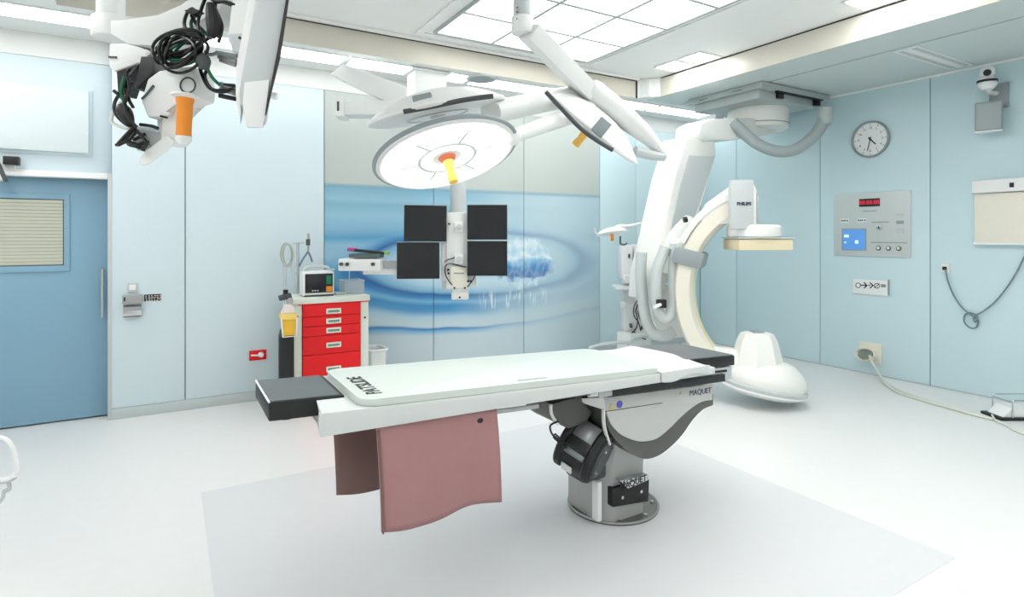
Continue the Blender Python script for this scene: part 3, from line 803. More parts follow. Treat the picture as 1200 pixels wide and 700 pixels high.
# bracket under the top, its cord
obj('under_bracket', B().prism([P(x, y, Y=2.36) for x, y in ((646, 474), (680, 464.5), (694, 484), (688, 494), (666, 503), (655, 496))], (0, .3, 0), .006), TD, T)
obj('bracket_edge', B().tube([P(645.5, 474, Y=2.35), P(646.5, 486, Y=2.35), P(654, 498, Y=2.35)], .008, 8), WHITE, T)
obj('bracket_cord', B().tube([P(654, 494, Y=2.34), P(645, 499, Y=2.33), P(647, 509, Y=2.33), P(656, 517, Y=2.34), P(664, 524, Y=2.4)], .005, 8), CABLEB, T)
hx_ = [P(650 + k * .55, 511 + k * .52, Y=2.335) + V((.012 * math.cos(k * 1.6), 0, .012 * math.sin(k * 1.6))) for k in range(24)]
obj('coiled_cord', B().tube(hx_, .004, 6, sm=3), CABLEB, T)
# top: mattress under a sheet, side rail, pads
obj('table_top', B().box((.55, 2.29, -.112), (2.6, 2.79, -.06), .006, f=tl), TD, T)
def hem(x): return -.104 + .031 * max(0, x - .9)     # the sheet hangs shorter towards the right
sh = B().prism([(.476, 2.19, 0), (2.62, 2.19, 0), (2.62, 2.80, 0), (.515, 2.80, 0), (.5176, 2.383, 0)], (0, 0, .09), .009)
for v in sh.bm.verts: v.co = tl((v.co.x, v.co.y, hem(v.co.x) + v.co.z / .09 * (-.014 - hem(v.co.x))))
obj('mattress', sh, SHEET, T, label='mattress under a white sheet')
# sheet flap over the right end and rumpled edge at the left
def cloth(name, f, nu, nv, m, parent, thick=.004):
    b = B(); g = [[b.bm.verts.new(f(i / nu, j / nv)) for j in range(nv + 1)] for i in range(nu + 1)]
    for i in range(nu):
        for j in range(nv): b.bm.faces.new([g[i][j], g[i + 1][j], g[i + 1][j + 1], g[i][j + 1]])
    o = obj(name, b, m, parent, sharp=60); md = o.modifiers.new('thick', 'SOLIDIFY'); md.thickness = thick; md.offset = 0
    return o
def flap(u, v):
    x = 2.20 + u * (.40 + .035 * math.sin(v * 6.5 - .8)); s_ = v * .84
    if s_ < .70: y = 2.80 - s_ / .70 * .612; hh = -.010 + .006 * math.sin(u * 9 + v * 3) * u + .012 * u
    else: y = 2.188 - .004; hh = -.010 + .012 * u - (s_ - .70) * (.34 - .06 * u + .07 * math.sin(u * 8))
    return tl((x, y, hh))
cloth('sheet_end', flap, 26, 30, SHEET, T)
obj('foot_pad', B().box((.33, 2.375, -.078), (.62, 2.765, -.004), .010, f=tl), BLACK, T, label='black vinyl foot pad')
obj('foot_pad_top', B().box((.338, 2.383, -.006), (.60, 2.757, .0), .003, f=tl), mat('grey_vinyl', (96, 102, 104), .45), T)
obj('foot_pad_piping', B().tube([tl((.332, 2.377, -.002)), tl((.332, 2.763, -.002))], .0045, 8, sm=0), WHITE, T)
obj('head_pad', B().box((2.58, 2.36, -.066), (3.0, 2.825, -.004), .010, f=tl), BLACK, T, label='black vinyl head pad')
obj('head_pad_top', B().box((2.58, 2.367, -.006), (2.992, 2.818, .0), .003, f=tl), mat('grey_vinyl', (96, 102, 104), .45), T)
obj('head_board', B().box((2.45, 2.37, -.15), (2.985, 2.81, -.072), .006, f=tl), LGREY, T)
obj('head_board_slot', B().box((2.6, 2.362, -.10), (2.93, 2.372, -.088), .001, f=tl), BLACK, T)
obj('side_rail', B().box((1.87, 2.205, -.106), (2.72, 2.232, -.064), .004, f=tl), BLACK, T)
obj('rail_clamp', B().box((1.80, 2.20, -.10), (1.885, 2.245, -.07), .006, f=tl), STEEL, T)
obj('rail_clamp', B().cyl(tl((1.79, 2.205, -.082)), tl((1.74, 2.205, -.082)), .012, seg=14), CHROME, T)
for yy in (2.28, 2.77): obj('side_rail', B().box((.72, yy - .006, -.135), (1.5, yy + .006, -.115), .002, f=tl), STEEL, T)
obj('rail_hook', B().sph(tl((1.16, 2.226, -.135)), (.03, .012, .022)), BLACK, T)
# transfer board with lettering
tb = thing('transfer_board', 'long milky white transfer board lettered in black, lying on the table', 'transfer board', tl((1.45, 2.5, .0)))
def rrect(x0, x1, y0, y1, r, n=6):
    out = []
    for cx, cy, a0 in ((x1 - r, y1 - r, 0), (x0 + r, y1 - r, 90), (x0 + r, y0 + r, 180), (x1 - r, y0 + r, 270)):
        for k in range(n + 1):
            a = math.radians(a0 + 90 * k / n); out.append((cx + r * math.cos(a), cy + r * math.sin(a)))
    return out
b = B()
b.prism([tl((x, y, -.0125)) for x, y in rrect(.635, 2.22, 2.196, 2.795, .06)], (0, 0, .028), .006)
obj('board', b, BOARD, tb)
obj('board_lettering', B().text('PATSLIDE', .088, tl((.715, 2.43, .0162)), (0, 1, 0), (-1, 0, .037), .0006, bold=.0018, sx=.86), BLACK, tb)
q = tl((1.42, 2.24, .033))
obj('hand_slot', B().box((1.36, 2.232, .0158), (1.52, 2.246, .0166), 0, f=tl), MGREY, tb)
# lead curtains
def curtain(x0, x1, y, zt_, zb_, amp, bulge):
    def f(u, v):
        x = x0 + (x1 - x0) * u + .018 * v * (1 if u > .5 else 1)
        z = zt_(x) + (zb_ - zt_(x)) * v
        yy = y - bulge * math.sin(v * math.pi) * .5 - amp * math.sin(u * 6.5 + .6) * v - .012 * math.sin(u * 15) * v * .4
        return V((x, yy, z + .012 * math.sin(u * 7 + 2) * v))
    return f
c = thing('lead_curtain', 'dusty pink lead curtain hanging from the near side of the table', 'lead curtain', (.96, 2.22, .38))
cloth('curtain_sheet', curtain(.70, 1.24, 2.222, lambda x: tz(x) - .085, .375, .018, .02), 28, 16, SKIRT, c, .006)
obj('seam', B().tube([(.705, 2.21, tz(.7) - .112), (.712, 2.195, .6), (.722, 2.197, .385)], .004, 6), SKIRT2, c)
c = thing('lead_curtain', 'brown lead curtain hanging from the far side of the table', 'lead curtain', (.9, 2.6, .38))
cloth('curtain_sheet', curtain(.625, 1.18, 2.62, lambda x: tz(x) - .112, .385, .02, .02), 28, 16, SKIRT2, c, .006)

# ------------------------------------------------------------------ monitor boom
DM = 5.2
def at_d(x, y, d=DM): return P(x, y, d=d)
s = DM / FPX
M_ = thing('monitor_boom', 'white ceiling boom with a box head carrying four black screens', 'monitor boom', at_d(536, 350))
IM = (RT, FW, UP)
def ibox(b, x0, y0, x1, y1, t0, t1, bev=.003, d=DM):
    """box facing the viewpoint's direction: photo rectangle at depth d, from t0 to t1 behind it"""
    a, c_ = P(x0, y0, d=d), P(x1, y1, d=d); mid = (a + c_) / 2 + FW * ((t0 + t1) / 2)
    return b.obox(mid, IM, (abs(x1 - x0) * d / FPX / 2, abs(t1 - t0) / 2, abs(y1 - y0) * d / FPX / 2), bev)
top = at_d(535.5, 130) + FW * .12
obj('pole', B().cyl(at_d(535.5, 252) + FW * .12, top, .072, seg=28), LGREY, M_)
obj('upper_arm', ibox(B(), 398, 116, 548, 134, .02, .22, .03), WHITE_P, M_)
obj('arm_end_cap', ibox(B(), 391, 113, 402, 136, .0, .24, .01), WHITE, M_)
obj('arm_label', ibox(B(), 395, 119, 397.5, 130, -.004, .004, 0), DGREY, M_)
cq = P(500, 118, Y=5.42)
obj('ceiling_column', B().box((cq.x - .17, 5.30, P(500, 120, Y=5.42).z), (cq.x + .17, 5.54, ZS - .014), .03), WHITE_P, M_)
obj('column_flange', B().box((cq.x - .2, 5.28, ZS - .03), (cq.x + .2, 5.58, ZS - .0135), .006), WHITE_P, M_)
obj('arm_fairing', B().prism([at_d(x, y) + FW * .06 for x, y in ((384, 84), (400, 72), (476, 100), (476, 116), (452, 118))], FW * .14, .02), WHITE_P, M_)
obj('head_box', ibox(B(), 523, 249, 549, 339, .0, .16, .01), WHITE_P, M_)
obj('head_side', ibox(B(), 516, 284, 526, 330, .02, .15, .008), WHITE_P, M_)
obj('side_step', ibox(B(), 517, 328, 527, 341, .04, .14, .006), LGREY, M_)
obj('head_side', ibox(B(), 548, 323, 558, 337, .02, .13, .004), WHITE_P, M_)
for yy in (266, 303.5):
    obj('pivot_boss', ibox(B(), 533, yy - 6, 543, yy + 6, -.03, .0, .008), WHITE, M_)
    obj('pivot_knob', B().cyl(at_d(538.5, yy) - FW * .05, at_d(538.5, yy) - FW * .028, .026, seg=18, bev=.004), LGREY, M_)
obj('face_plate', ibox(B(), 528, 312, 548, 338, -.014, .0, .004), CREAM, M_)
obj('face_slot', ibox(B(), 532, 319.5, 544, 321, -.017, -.012, .001), MGREY, M_)
obj('socket_block', ibox(B(), 529, 343.5, 548, 351.5, .0, .13, .005), CREAM, M_)
obj('socket_panel', ibox(B(), 531.5, 345.5, 546.5, 350.5, -.006, .0, .002), WHITE, M_)
for x, y in ((532.8, 337.5), (545, 337.5), (525.3, 316), (525.8, 320.5), (548.5, 329.8), (551.6, 329.8), (526.5, 262.5), (538.8, 348.5)):
    obj('socket_hole', B().cyl(at_d(x, y) - FW * .022, at_d(x, y) + FW * .03, .009, seg=10), BLACK, M_)
obj('bottom_neck', ibox(B(), 530, 338, 547, 344, .01, .12, .004), WHITE_P, M_)
for pts in ([(534, 301.5), (530, 303), (525, 304.5), (521.5, 307)], [(547, 313), (541, 312), (534, 310), (527, 309), (522.5, 312), (522, 320), (525, 327), (530, 334)], [(548, 336), (553, 330), (557, 323)]):
    obj('cable', B().tube([at_d(x, y) - FW * .024 for x, y in pts], .0055, 6), CABLEB, M_)


def monitor(x0, y0, x1, y1, label, yaw=0.0, d=DM, roll=0.0, off=-.05):
    c_ = (P(x0, y0, d=d) + P(x1, y1, d=d)) / 2 + FW * off
    rx = RT * math.cos(yaw) + FW * math.sin(yaw); fy = FW * math.cos(yaw) - RT * math.sin(yaw)
    up = UP * math.cos(roll) + rx * math.sin(roll); rx = rx * math.cos(roll) - UP * math.sin(roll)
    hw, hh = (x1 - x0) * d / FPX / 2, (y1 - y0) * d / FPX / 2
    t = thing('monitor', label, 'monitor', c_ - UP * hh, 'screens on the boom')
    obj('casing', B().obox(c_ + fy * .02, (rx, fy, up), (hw, .025, hh), .005), BLACK, t)
    obj('screen', B().obox(c_ - fy * .0055, (rx, fy, up), (hw - .012, .001, hh - .012)), SCREEN, t)
    obj('edge_trim', B().obox(c_ + fy * .02 + up * (hh + .002), (rx, fy, up), (hw, .02, .002)), LGREY, t)
    obj('rear_mount', B().obox(c_ + fy * .06, (rx, fy, up), (hw * .4, .02, hh * .4), .006), DGREY, t)
monitor(475, 241, 524, 283, 'black screen at the upper left of the boom', .12, roll=.012)
monitor(466.5, 284, 515.5, 326.5, 'black screen at the lower left of the boom, lowest of four', .06)
monitor(548, 240.5, 594.5, 281, 'black screen at the upper right of the boom')
monitor(548, 282.5, 594.5, 323, 'black screen at the lower right of the boom')
# instrument tray on an arm left of the screens
t = thing('instrument_tray', 'white tray unit on a side arm left of the screens', 'tray', at_d(422, 318))
obj('tray_box', ibox(B(), 400, 303, 448, 317, -.10, .18, .012), WHITE_P, t)
obj('arm', ibox(B(), 425, 315, 470, 322, .0, .12, .01), WHITE_P, t)
obj('arm_block', ibox(B(), 446, 306, 466, 316, .02, .12, .005), LGREY, t)
for x in (404, 411, 440.5): obj('knob', B().cyl(at_d(x, 309) - FW * .125, at_d(x, 309) - FW * .095, .016, seg=14), DGREY, t)
obj('edge_knob', B().cyl(at_d(398, 308.5) - FW * .02, at_d(401, 308.5) - FW * .02, .02, seg=14), MGREY, t)
t = thing('scanner_device', 'flat black device with green and pink tips on the tray', 'device', at_d(430, 303) + UP * .005)
b0 = at_d(430, 303) + UP * .004
ax2 = (RT - UP * .1, FW, UP + RT * .1)
obj('body', B().obox(b0 + UP * .022, (RT, FW, UP), (.135, .1, .018), .006), mat('dark_green_grey', (82, 96, 96), .5), t)
obj('wand', B().obox(b0 + UP * .06 - RT * .0, ax2, (.165, .05, .012), .005), BLACK, t)
obj('green_tip', B().obox(b0 + UP * .045 + RT * .17 , ax2, (.028, .04, .014), .006), mat('lime_plastic', (150, 190, 80), .5), t)
obj('pink_tip', B().obox(b0 + UP * .078 - RT * .13, ax2, (.03, .052, .013), .005), mat('magenta_plastic', (190, 70, 140), .5), t)

# ------------------------------------------------------------------ surgical lights
def cam_dir(r, u, f): return (RT * r + UP * u + FW * f).normalized()
def lamp_head(t, c, n, R, lens, lit=False, rimm=None):
    n = n.normalized()
    obj('housing', B().lathe([(0, -.105 * R / .34), (R * .3, -.10 * R / .34), (R * .62, -.075 * R / .34), (R * .9, -.03 * R / .34), (R, -.008), (R, .012), (R * .97, .016), (0, .016)], c, n, 56), WHITE, t)
    obj('rim', B().torus(c + n * .004, n, R * 1.005, .011 * R / .34, 72), rimm or MGREY, t)
    if lit:
        obj('lens', B().lathe([(R * .22, .0165), (R * .93, .0165), (R * .93, .019), (R * .22, .019), (R * .22, .0165)], c, n, 56), lens, t)
        obj('inner_ring', B().torus(c + n * .018, n, R * .40, .010, 48), LGREY, t)
        obj('outer_ring', B().torus(c + n * .017, n, R * .945, .008, 56), WHITE, t)
        for k in range(6):
            a = 2 * math.pi * k / 6; x, y, _ = basis(n); dr = x * math.cos(a) + y * math.sin(a)
            obj('spoke', B().obox(c + n * .019 + dr * R * .55, (dr, n.cross(dr), n), (R * .14, .006, .003), .001), LGREY, t)
    else:
        obj('lens', B().lathe([(0, .0165), (R * .92, .0165), (R * .9, .021), (0, .021)], c, n, 56), lens, t)
        obj('inner_ring', B().torus(c + n * .02, n, R * .45, .008, 48), LGREY, t)
    obj('handle_collar', B().lathe([(0, .016), (.043, .016), (.04, .026), (.03, .036), (0, .042)], c, n, 28), mat('coral_collar', (226, 120, 84), .5) if lit else LGREY, t)
    obj('handle', B().lathe([(0, .03), (.027, .03), (.026, .06), (.021, .10), (.026, .135), (.023, .15), (0, .152)], c, n, 24), AMBER, t)


LENS_OFF = mat('lamp_lens_off', (240, 243, 243), .35)
# a: the lit lamp over the table
ca = P(523, 181, d=2.8); na = cam_dir(.27, -.92, -.28)
t = thing('surgical_light', 'lit round surgical light with a grey rim and amber handle', 'surgical light', ca, 'surgical lights over the table')
lamp_head(t, ca, na, .345, E_LAMP, True)
ea, eb = P(600, 160, d=2.80), P(690, 128, d=3.35)
hubp = P(694, 112, d=3.40)
def arm(b, p0, p1, r0, r1, fl=1.0): return b.tube([p0 + (p1 - p0) * k / 6 for k in range(7)], lambda q: r0 + (r1 - r0) * q, 14, sm=0, flat=fl)
obj('arm', arm(B(), ea, eb, .034, .052), WHITE_P, t)
obj('yoke', B().sph(ea, .045), WHITE_P, t)
# b: the upper lamp seen almost edge-on
cb = P(512, 131, d=3.0); nb = cam_dir(.2, -.97, .12)
t = thing('surgical_light', 'unlit surgical light hanging above the lit one, seen edge-on', 'surgical light', cb, 'surgical lights over the table')
lamp_head(t, cb, nb, .35, LENS_OFF, rimm=WHITE)
obj('rim_grip', B().tube([P(x, y, d=2.66) for x, y in ((473, 131), (505, 125), (545, 117), (578, 112.5))], .012, 8), DGREY, t)
obj('control_box', B().obox(P(496, 118, d=2.72), (RT + UP * .22, FW, UP - RT * .22), (.045, .03, .026), .006), MGREY, t)
p0, p1 = P(575, 132, d=2.95), P(672, 112, d=3.42)
obj('arm', arm(B(), p0, p1, .075, .075, .8), WHITE_P, t)
# c: the right lamp with its ceiling stem
cc = P(693, 147, d=3.4); nc = cam_dir(-.62, -.76, .27)
t = thing('surgical_light', 'unlit surgical light tilted on the long ceiling arm at right', 'surgical light', cc, 'surgical lights over the table')
lamp_head(t, cc, nc, .34, LENS_OFF, rimm=WHITE)
x_ = cam_dir(.76, -.62, 0)
obj('rim_grip', B().tube([P(640, 108, d=3.06), P(655, 124, d=3.04), P(680, 150, d=3.04), P(700, 165, d=3.05), P(718, 176, d=3.07)], .012, 8), DGREY, t)
obj('control_box', B().obox(P(704, 150, d=3.08), (x_, FW, cam_dir(.62, .76, 0)), (.036, .03, .045), .006), MGREY, t)
st = P(612, 10, d=3.0)
obj('ceiling_stem', B().cyl((st.x, st.y, P(612, 28, d=3.0).z), (st.x, st.y, ZC), .046, seg=28), LGREY, t)
obj('stem_collar', B().cyl((st.x, st.y, P(612, 40, d=3.0).z), (st.x, st.y, P(612, 20, d=3.0).z), .056, seg=28, bev=.008), WHITE_P, t)
for yy in (9, 14, 22): obj('stem_screw', B().cyl(P(606, yy, d=2.95), P(606, yy, d=2.97), .004, seg=8), BLACK, t)
obj('ceiling_flange', B().lathe([(0, 0), (.17, 0), (.17, .02), (.06, .07), (0, .07)], (st.x, st.y, ZC), -UP, 36), WHITE_P, t)
e0, e1 = P(619, 36, d=3.0), P(690, 108, d=3.35)
dr = (e1 - e0).normalized(); sd = dr.cross(FW).normalized()
obj('spring_arm', B().obox((e0 + e1) / 2, (dr, sd, dr.cross(sd)), ((e1 - e0).length / 2, .048, .06), .012), WHITE_P, t)
obj('elbow', B().cyl(hubp - UP * .06, hubp + UP * .07, .07, seg=28, bev=.012), WHITE_P, t)
obj('lower_arm', B().tube([P(x, y, d=d_) for x, y, d_ in ((690, 106, 3.37), (715, 124, 3.40), (742, 146, 3.42), (762, 164, 3.44), (778, 183, 3.45))], lambda q: .10 - .075 * q * q, 16, flat=.7), WHITE_P, t)
obj('yoke', B().tube([P(778, 183, d=3.45), P(764, 182, d=3.42), P(744, 177, d=3.38)], .03, 10), LGREY, t)
obj('yoke_pin', B().tube([P(724, 168, d=3.30), P(737, 176, d=3.30)], .008, 8, sm=0), BLACK, t)

# ------------------------------------------------------------------ pendant with cabled displays, upper left
DP = 2.0
pp = lambda x, y, o=0.0: P(x, y, d=DP + o)
def ray(x, y): return (P(x, y, d=1) - V((0, 0, CH))).normalized()
L_ = thing('equipment_pendant', 'white ceiling pendant with coiled cables and an orange handle', 'ceiling pendant', pp(190, 190))
hub = pp(130, 30, .12)
obj('ceiling_stem', B().cyl((hub.x, hub.y, hub.z + .0), (hub.x, hub.y, ZS if hub.x < CX0 else ZC), .045, seg=24), WHITE_P, L_)
obj('hub', B().cyl(hub - UP * .05, hub + UP * .03, .062, seg=28, bev=.01), WHITE, L_)
obj('swing_arm', B().prism([pp(x, y, .04) for x, y in ((128, 22), (152, 22), (186, 23), (212, 6), (236, -14), (268, -14), (258, 10), (236, 24), (205, 44), (182, 54), (150, 52), (128, 40))], FW * .13, .015), WHITE_P, L_)
obj('wrist_block', B().prism([pp(x, y, .05) for x, y in ((127, 50), (152, 50), (178, 60), (168, 72), (132, 84), (127, 78))], FW * .12, .012), WHITE, L_)
obj('wrist_slot', B().prism([pp(x, y, .045) for x, y in ((127, 65.5), (136, 66), (136, 68), (127, 67.5))], FW * .02), DGREY, L_)
obj('clamp', B().prism([pp(x, y, .02) for x, y in ((165, 66), (180, 66), (181, 85), (172, 90), (163, 104), (157, 104), (160, 90), (162, 84))], FW * .1, .004), BLACK, L_)
obj('clamp', B().prism([pp(x, y, .06) for x, y in ((136, 76), (150, 74), (160, 68), (164, 76), (154, 88), (148, 112), (138, 110))], FW * .06, .004), BLACK, L_)
obj('gearbox', B().prism([pp(x, y) for x, y in ((172, 92), (186, 82), (226, 76), (230, 96), (228, 112), (204, 116), (198, 136), (172, 138), (164, 118))], FW * .14, .015), WHITE_P, L_)
obj('gearbox_seam', B().tube([pp(166, 116, -.004), pp(172, 110, -.004), pp(180, 100, -.004)], .004, 6), DGREY, L_)
obj('dial_ring', B().torus(pp(220, 100, -.004), FW, .026, .003, 28, 6), DGREY, L_)
obj('neck_plate', B().prism([pp(x, y, .02) for x, y in ((198, 116), (208, 116), (206, 168), (196, 170), (188, 166), (190, 136))], FW * .08, .006), WHITE, L_)
obj('neck_plate', B().prism([pp(x, y, .03) for x, y in ((184, 138), (196, 138), (194, 168), (184, 166))], FW * .06, .004), LGREY, L_)
obj('neck_slot', B().tube([pp(188, 136, .0), pp(196, 138, .0)], .004, 6, sm=0), BLACK, L_)
hd0, hd1 = pp(217, 112, -.02), pp(215, 166, -.02)
ha = (hd1 - hd0).normalized()
obj('handle_flange', B().lathe([(0, -.004), (.042, -.004), (.044, .002), (.03, .01), (0, .01)], hd0, ha, 28), WHITE, L_)
obj('handle', B().lathe([(0, .006), (.029, .006), (.028, .02), (.0255, .03), (.0235, .12), (.0245, .142), (0, .142)], hd0, ha, 28), ORANGE, L_, label='orange sterile handle')
obj('handle_cap', B().lathe([(0, .140), (.026, .140), (.025, .155), (.018, .166), (0, .168)], hd0, ha, 24), WHITE, L_)
# lower display of the pendant, seen from its edge
k = thing('pendant_display', 'white flat display under the orange handle, seen edge-on', 'display', pp(180, 194, .05), 'displays on the left pendant')
obj('casing', B().prism([pp(x, y, .0) for x, y in ((163, 186), (172, 176), (196, 158), (206, 166), (198, 176), (172, 194), (164, 194))], ray(185, 178) * .3, .01), WHITE_P, k)
obj('connector_bay', B().prism([pp(x, y, .03) for x, y in ((154, 152), (184, 148), (186, 166), (170, 178), (160, 176))], FW * .05, .003), LGREY, k)
for i in range(4):
    obj('connector', B().tube([pp(156 + i * 2, 164 + i * 3.5, .025), pp(170 + i * 2, 157 + i * 4.5, .025)], .006, 8, sm=0), MGREY if i % 2 else BLACK, k)
# big display at right
k = thing('pendant_display', 'tall white display housing beside the cable coil, seen edge-on', 'display', pp(300, 150), 'displays on the left pendant')
obj('casing', B().prism([pp(x, y, -.12) for x, y in ((305, -30), (341, -30), (312, 148), (290, 150), (280, 112), (283, 92))], ray(326, 70) * .36 - RT * .012, .012), LGREY, k)
obj('rear_shell', B().prism([pp(x, y, -.10) for x, y in ((297, -30), (307, -30), (285, 96), (282, 148), (276, 112), (278, 70))], ray(300, 60) * .32, .008), WHITE, k)
obj('front_glass', B().prism([pp(x, y, -.13) for x, y in ((340, -30), (343, -30), (329, 66), (311.5, 136), (310.5, 134), (325, 60))], ray(326, 70) * .36 - RT * .012), BLACK, k)
obj('lower_cover', B().prism([pp(x, y, -.125) for x, y in ((286, 96), (316, 93), (311, 134), (306, 149), (288, 149), (284, 120))], FW * .02, .004), WHITE_P, k)
obj('power_module', B().prism([pp(x, y, -.06) for x, y in ((274, -24), (303, -24), (290, 62), (276, 60), (266, 48))], FW * .2, .008), WHITE_P, k)
obj('module_underside', B().prism([pp(x, y, -.065) for x, y in ((267, 40), (290, 38), (286, 62), (272, 60))], FW * .2, .004), LGREY, k)
obj('module_slot', B().tube([pp(280, 44, -.07), pp(287, 47, -.07)], .005, 6, sm=0), BLACK, k)
obj('knob', B().cyl(pp(318, 112, .25), pp(325, 113, .25), .014, seg=14), WHITE_P, k)
for i, (x0, y0, x1, y1, m) in enumerate(((253, 62, 278, 66, MGREY), (256, 66, 277, 72, STEEL), (258, 70, 276, 76, STEEL), (258, 98, 276, 106, MGREY), (258, 104, 276, 110, STEEL), (257, 112, 276, 116, BLACK), (262, 100, 275, 101, BLACK))):
    obj('plug', B().tube([pp(x0, y0, .0), pp(x1, y1, .0)], .008, 8, sm=0), m, k)
# cables: coil and loose strands, each its own part
rnd = random.Random(11)
for i in range(13):
    cx, cy = 212 + rnd.uniform(-5, 5), 58 + rnd.uniform(-9, 8)
    rx_, ry_ = 24 + rnd.uniform(-8, 5), 17 + rnd.uniform(-7, 5); o_ = -.05 + rnd.uniform(-.035, .035); ph = rnd.uniform(0, 6.28)
    pts = [pp(cx + rx_ * math.cos(a + ph) + 3 * math.sin(2 * a), cy + ry_ * math.sin(a + ph) - .25 * rx_ * math.cos(a + ph), o_ + .012 * math.sin(3 * a)) for a in [2 * math.pi * k / 14 for k in range(14)]]
    obj('coiled_cable', B().tube(pts, .0052, 7, True, 3), CABLEG if i in (3, 8) else CABLEB, L_)
strands = [([(238, 50), (232, 30), (236, 10), (244, -10)], CABLEB), ([(246, 46), (250, 30), (246, 12), (256, 2), (272, 6)], CABLEB), ([(254, 44), (258, 26), (252, 8), (258, -10)], CABLEB), ([(222, 44), (216, 28), (220, 14), (226, 10)], CABLEB),
           ([(226, 40), (224, 26), (230, 16), (226, 10)], CABLEG), ([(236, 40), (230, 28), (224, 18)], CABLEB), ([(240, 48), (246, 44), (252, 40), (258, 44)], CABLEB), ([(228, 26), (238, 36), (246, 44)], CABLEG),
           ([(236, 62), (244, 76), (240, 90), (248, 104), (262, 106), (274, 104)], CABLEB), ([(232, 66), (236, 86), (244, 102), (258, 108), (270, 106)], CABLEB), ([(238, 70), (248, 90), (258, 100)], CABLEG), ([(240, 60), (246, 64), (256, 62)], MGREY),
           ([(244, -6), (252, 2), (264, 2), (276, 6)], CABLEB), ([(248, 40), (244, 26), (250, 8)], CABLEB), ([(252, 10), (260, 30), (256, 50)], CABLEB),
           ([(152, 80), (144, 96), (150, 112), (142, 130), (156, 150), (168, 160)], CABLEB), ([(148, 84), (152, 104), (146, 120), (152, 140), (164, 152)], CABLEB), ([(146, 90), (142, 108), (148, 128), (144, 136)], CABLEG),
           ([(140, 110), (134, 122), (136, 134), (148, 146), (162, 150)], CABLEB), ([(142, 120), (132, 134), (132, 144), (146, 150), (160, 150)], CABLEW), ([(158, 148), (146, 160), (138, 170), (150, 166), (166, 172)], CABLEB),
           ([(156, 152), (146, 166), (136, 170)], CABLEB), ([(160, 154), (150, 168), (160, 172), (170, 176)], CABLEB), ([(162, 150), (176, 152), (186, 156)], MGREY), ([(164, 146), (178, 148), (186, 151)], CABLEB), ([(133, 106), (140, 112), (144, 116)], CABLEB),
           ([(156, 96), (150, 112), (156, 126)], CABLEB), ([(160, 80), (150, 92), (148, 104)], CABLEB), ([(164, 158), (172, 168), (166, 176)], CABLEB)]
for pts, m in strands:
    n_ = len(pts); oo = rnd.uniform(-.05, .0)
    obj('cable', B().tube([pp(x, y, oo + rnd.uniform(-.01, .01)) for x, y in pts], .0058, 7), m, L_)
obj('cable_guide', B().prism([pp(x, y, -.06) for x, y in ((215, 12), (225, 9), (235, 12), (226, 17))], FW * .03, .003), BLACK, L_)
obj('cable_sleeve', B().tube([pp(x, y, -.05) for x, y in ((246, 4), (249, 18), (250, 32), (247, 44))], lambda q: .012 + .012 * math.sin(q * 3.14), 10), BLACK, L_)
obj('cable_sleeve', B().tube([pp(x, y, -.03) for x, y in ((140, 124), (146, 132), (153, 146))], lambda q: .012 + .012 * math.sin(q * 3.14), 10), BLACK, L_)
obj('cable_knot', B().sph(pp(238, 72, -.06), (.024, .02, .028)), DGREY, L_)

# ------------------------------------------------------------------ ceiling-mounted C-arm
C_ = thing('c_arm', 'large white ceiling-hung c-arm with a slanted column and gantry', 'c-arm', (4.7, 4.0, 0))
CGR = mat('carriage_grey', (178, 188, 187), .45); CW = mat('carm_white', (238, 240, 236), .4)
# carriage
obj('carriage_plate', B().box((5.39, 3.90, 3.12), (6.62, 4.92, ZS - .006), .008), CGR, C_)
obj('carriage_shadow_gap', B().box((5.41, 3.92, ZS - .008), (6.60, 4.90, ZS)), BLACK, C_)
obj('carriage_tray', B().box((5.44, 3.97, 3.02), (6.45, 4.86, 3.121), .02), CGR, C_)
for x in (5.72, 6.40): obj('roller_block', B().box((x, 3.93, 3.05), (x + .09, 3.98, 3.12), .004), BLACK, C_)
obj('carriage_rail', B().box((5.66, 3.905, 3.105), (6.5, 3.94, 3.118)), BLACK, C_)
for yy in (4.15, 4.62): obj('carriage_slot', B().box((5.386, yy, 3.14), (5.392, yy + .12, 3.146)), DGREY, C_)
# turntable and horizontal arm
tc_ = V((6.0, 4.40, 0))
obj('turntable', B().lathe([(0, 2.78), (.30, 2.78), (.335, 2.80), (.34, 2.84), (.34, 3.03), (0, 3.03)], tc_, UP, 48), CW, C_)
obj('turntable_ring', B().torus(tc_ + UP * 2.845, UP, .338, .006, 56), MGREY, C_)
ha_ = [(6.1, 2.74), (6.1, 2.90), (5.6, 2.87), (4.98, 2.80), (4.84, 2.74), (4.80, 2.62), (4.88, 2.55), (5.3, 2.60)]
obj('horizontal_arm', B().prism([(x, 4.22, z) for x, z in ha_], (0, .36, 0), .03), CW, C_)
obj('arm_slot', B().box((5.06, 4.23, 2.80), (5.20, 4.45, 2.86), .01), MGREY, C_)
# column
colp = [P(x, y, Y=4.26) for x, y in ((803, 160), (838, 163), (840, 182), (826, 225), (812, 268), (796, 305), (772, 350), (762, 352), (765, 318), (778, 268), (792, 205))]
obj('column', B().prism(colp, (0, .34, 0), .035), CW, C_)
obj('column_shaded_face', B().prism([P(x, y, Y=4.255) for x, y in ((808, 182), (838, 184), (824, 226), (810, 266), (796, 300), (780, 318), (786, 268), (798, 215))], (0, .02, 0), .004), LGREY, C_)  # grey plate puts the column's shaded side into colour
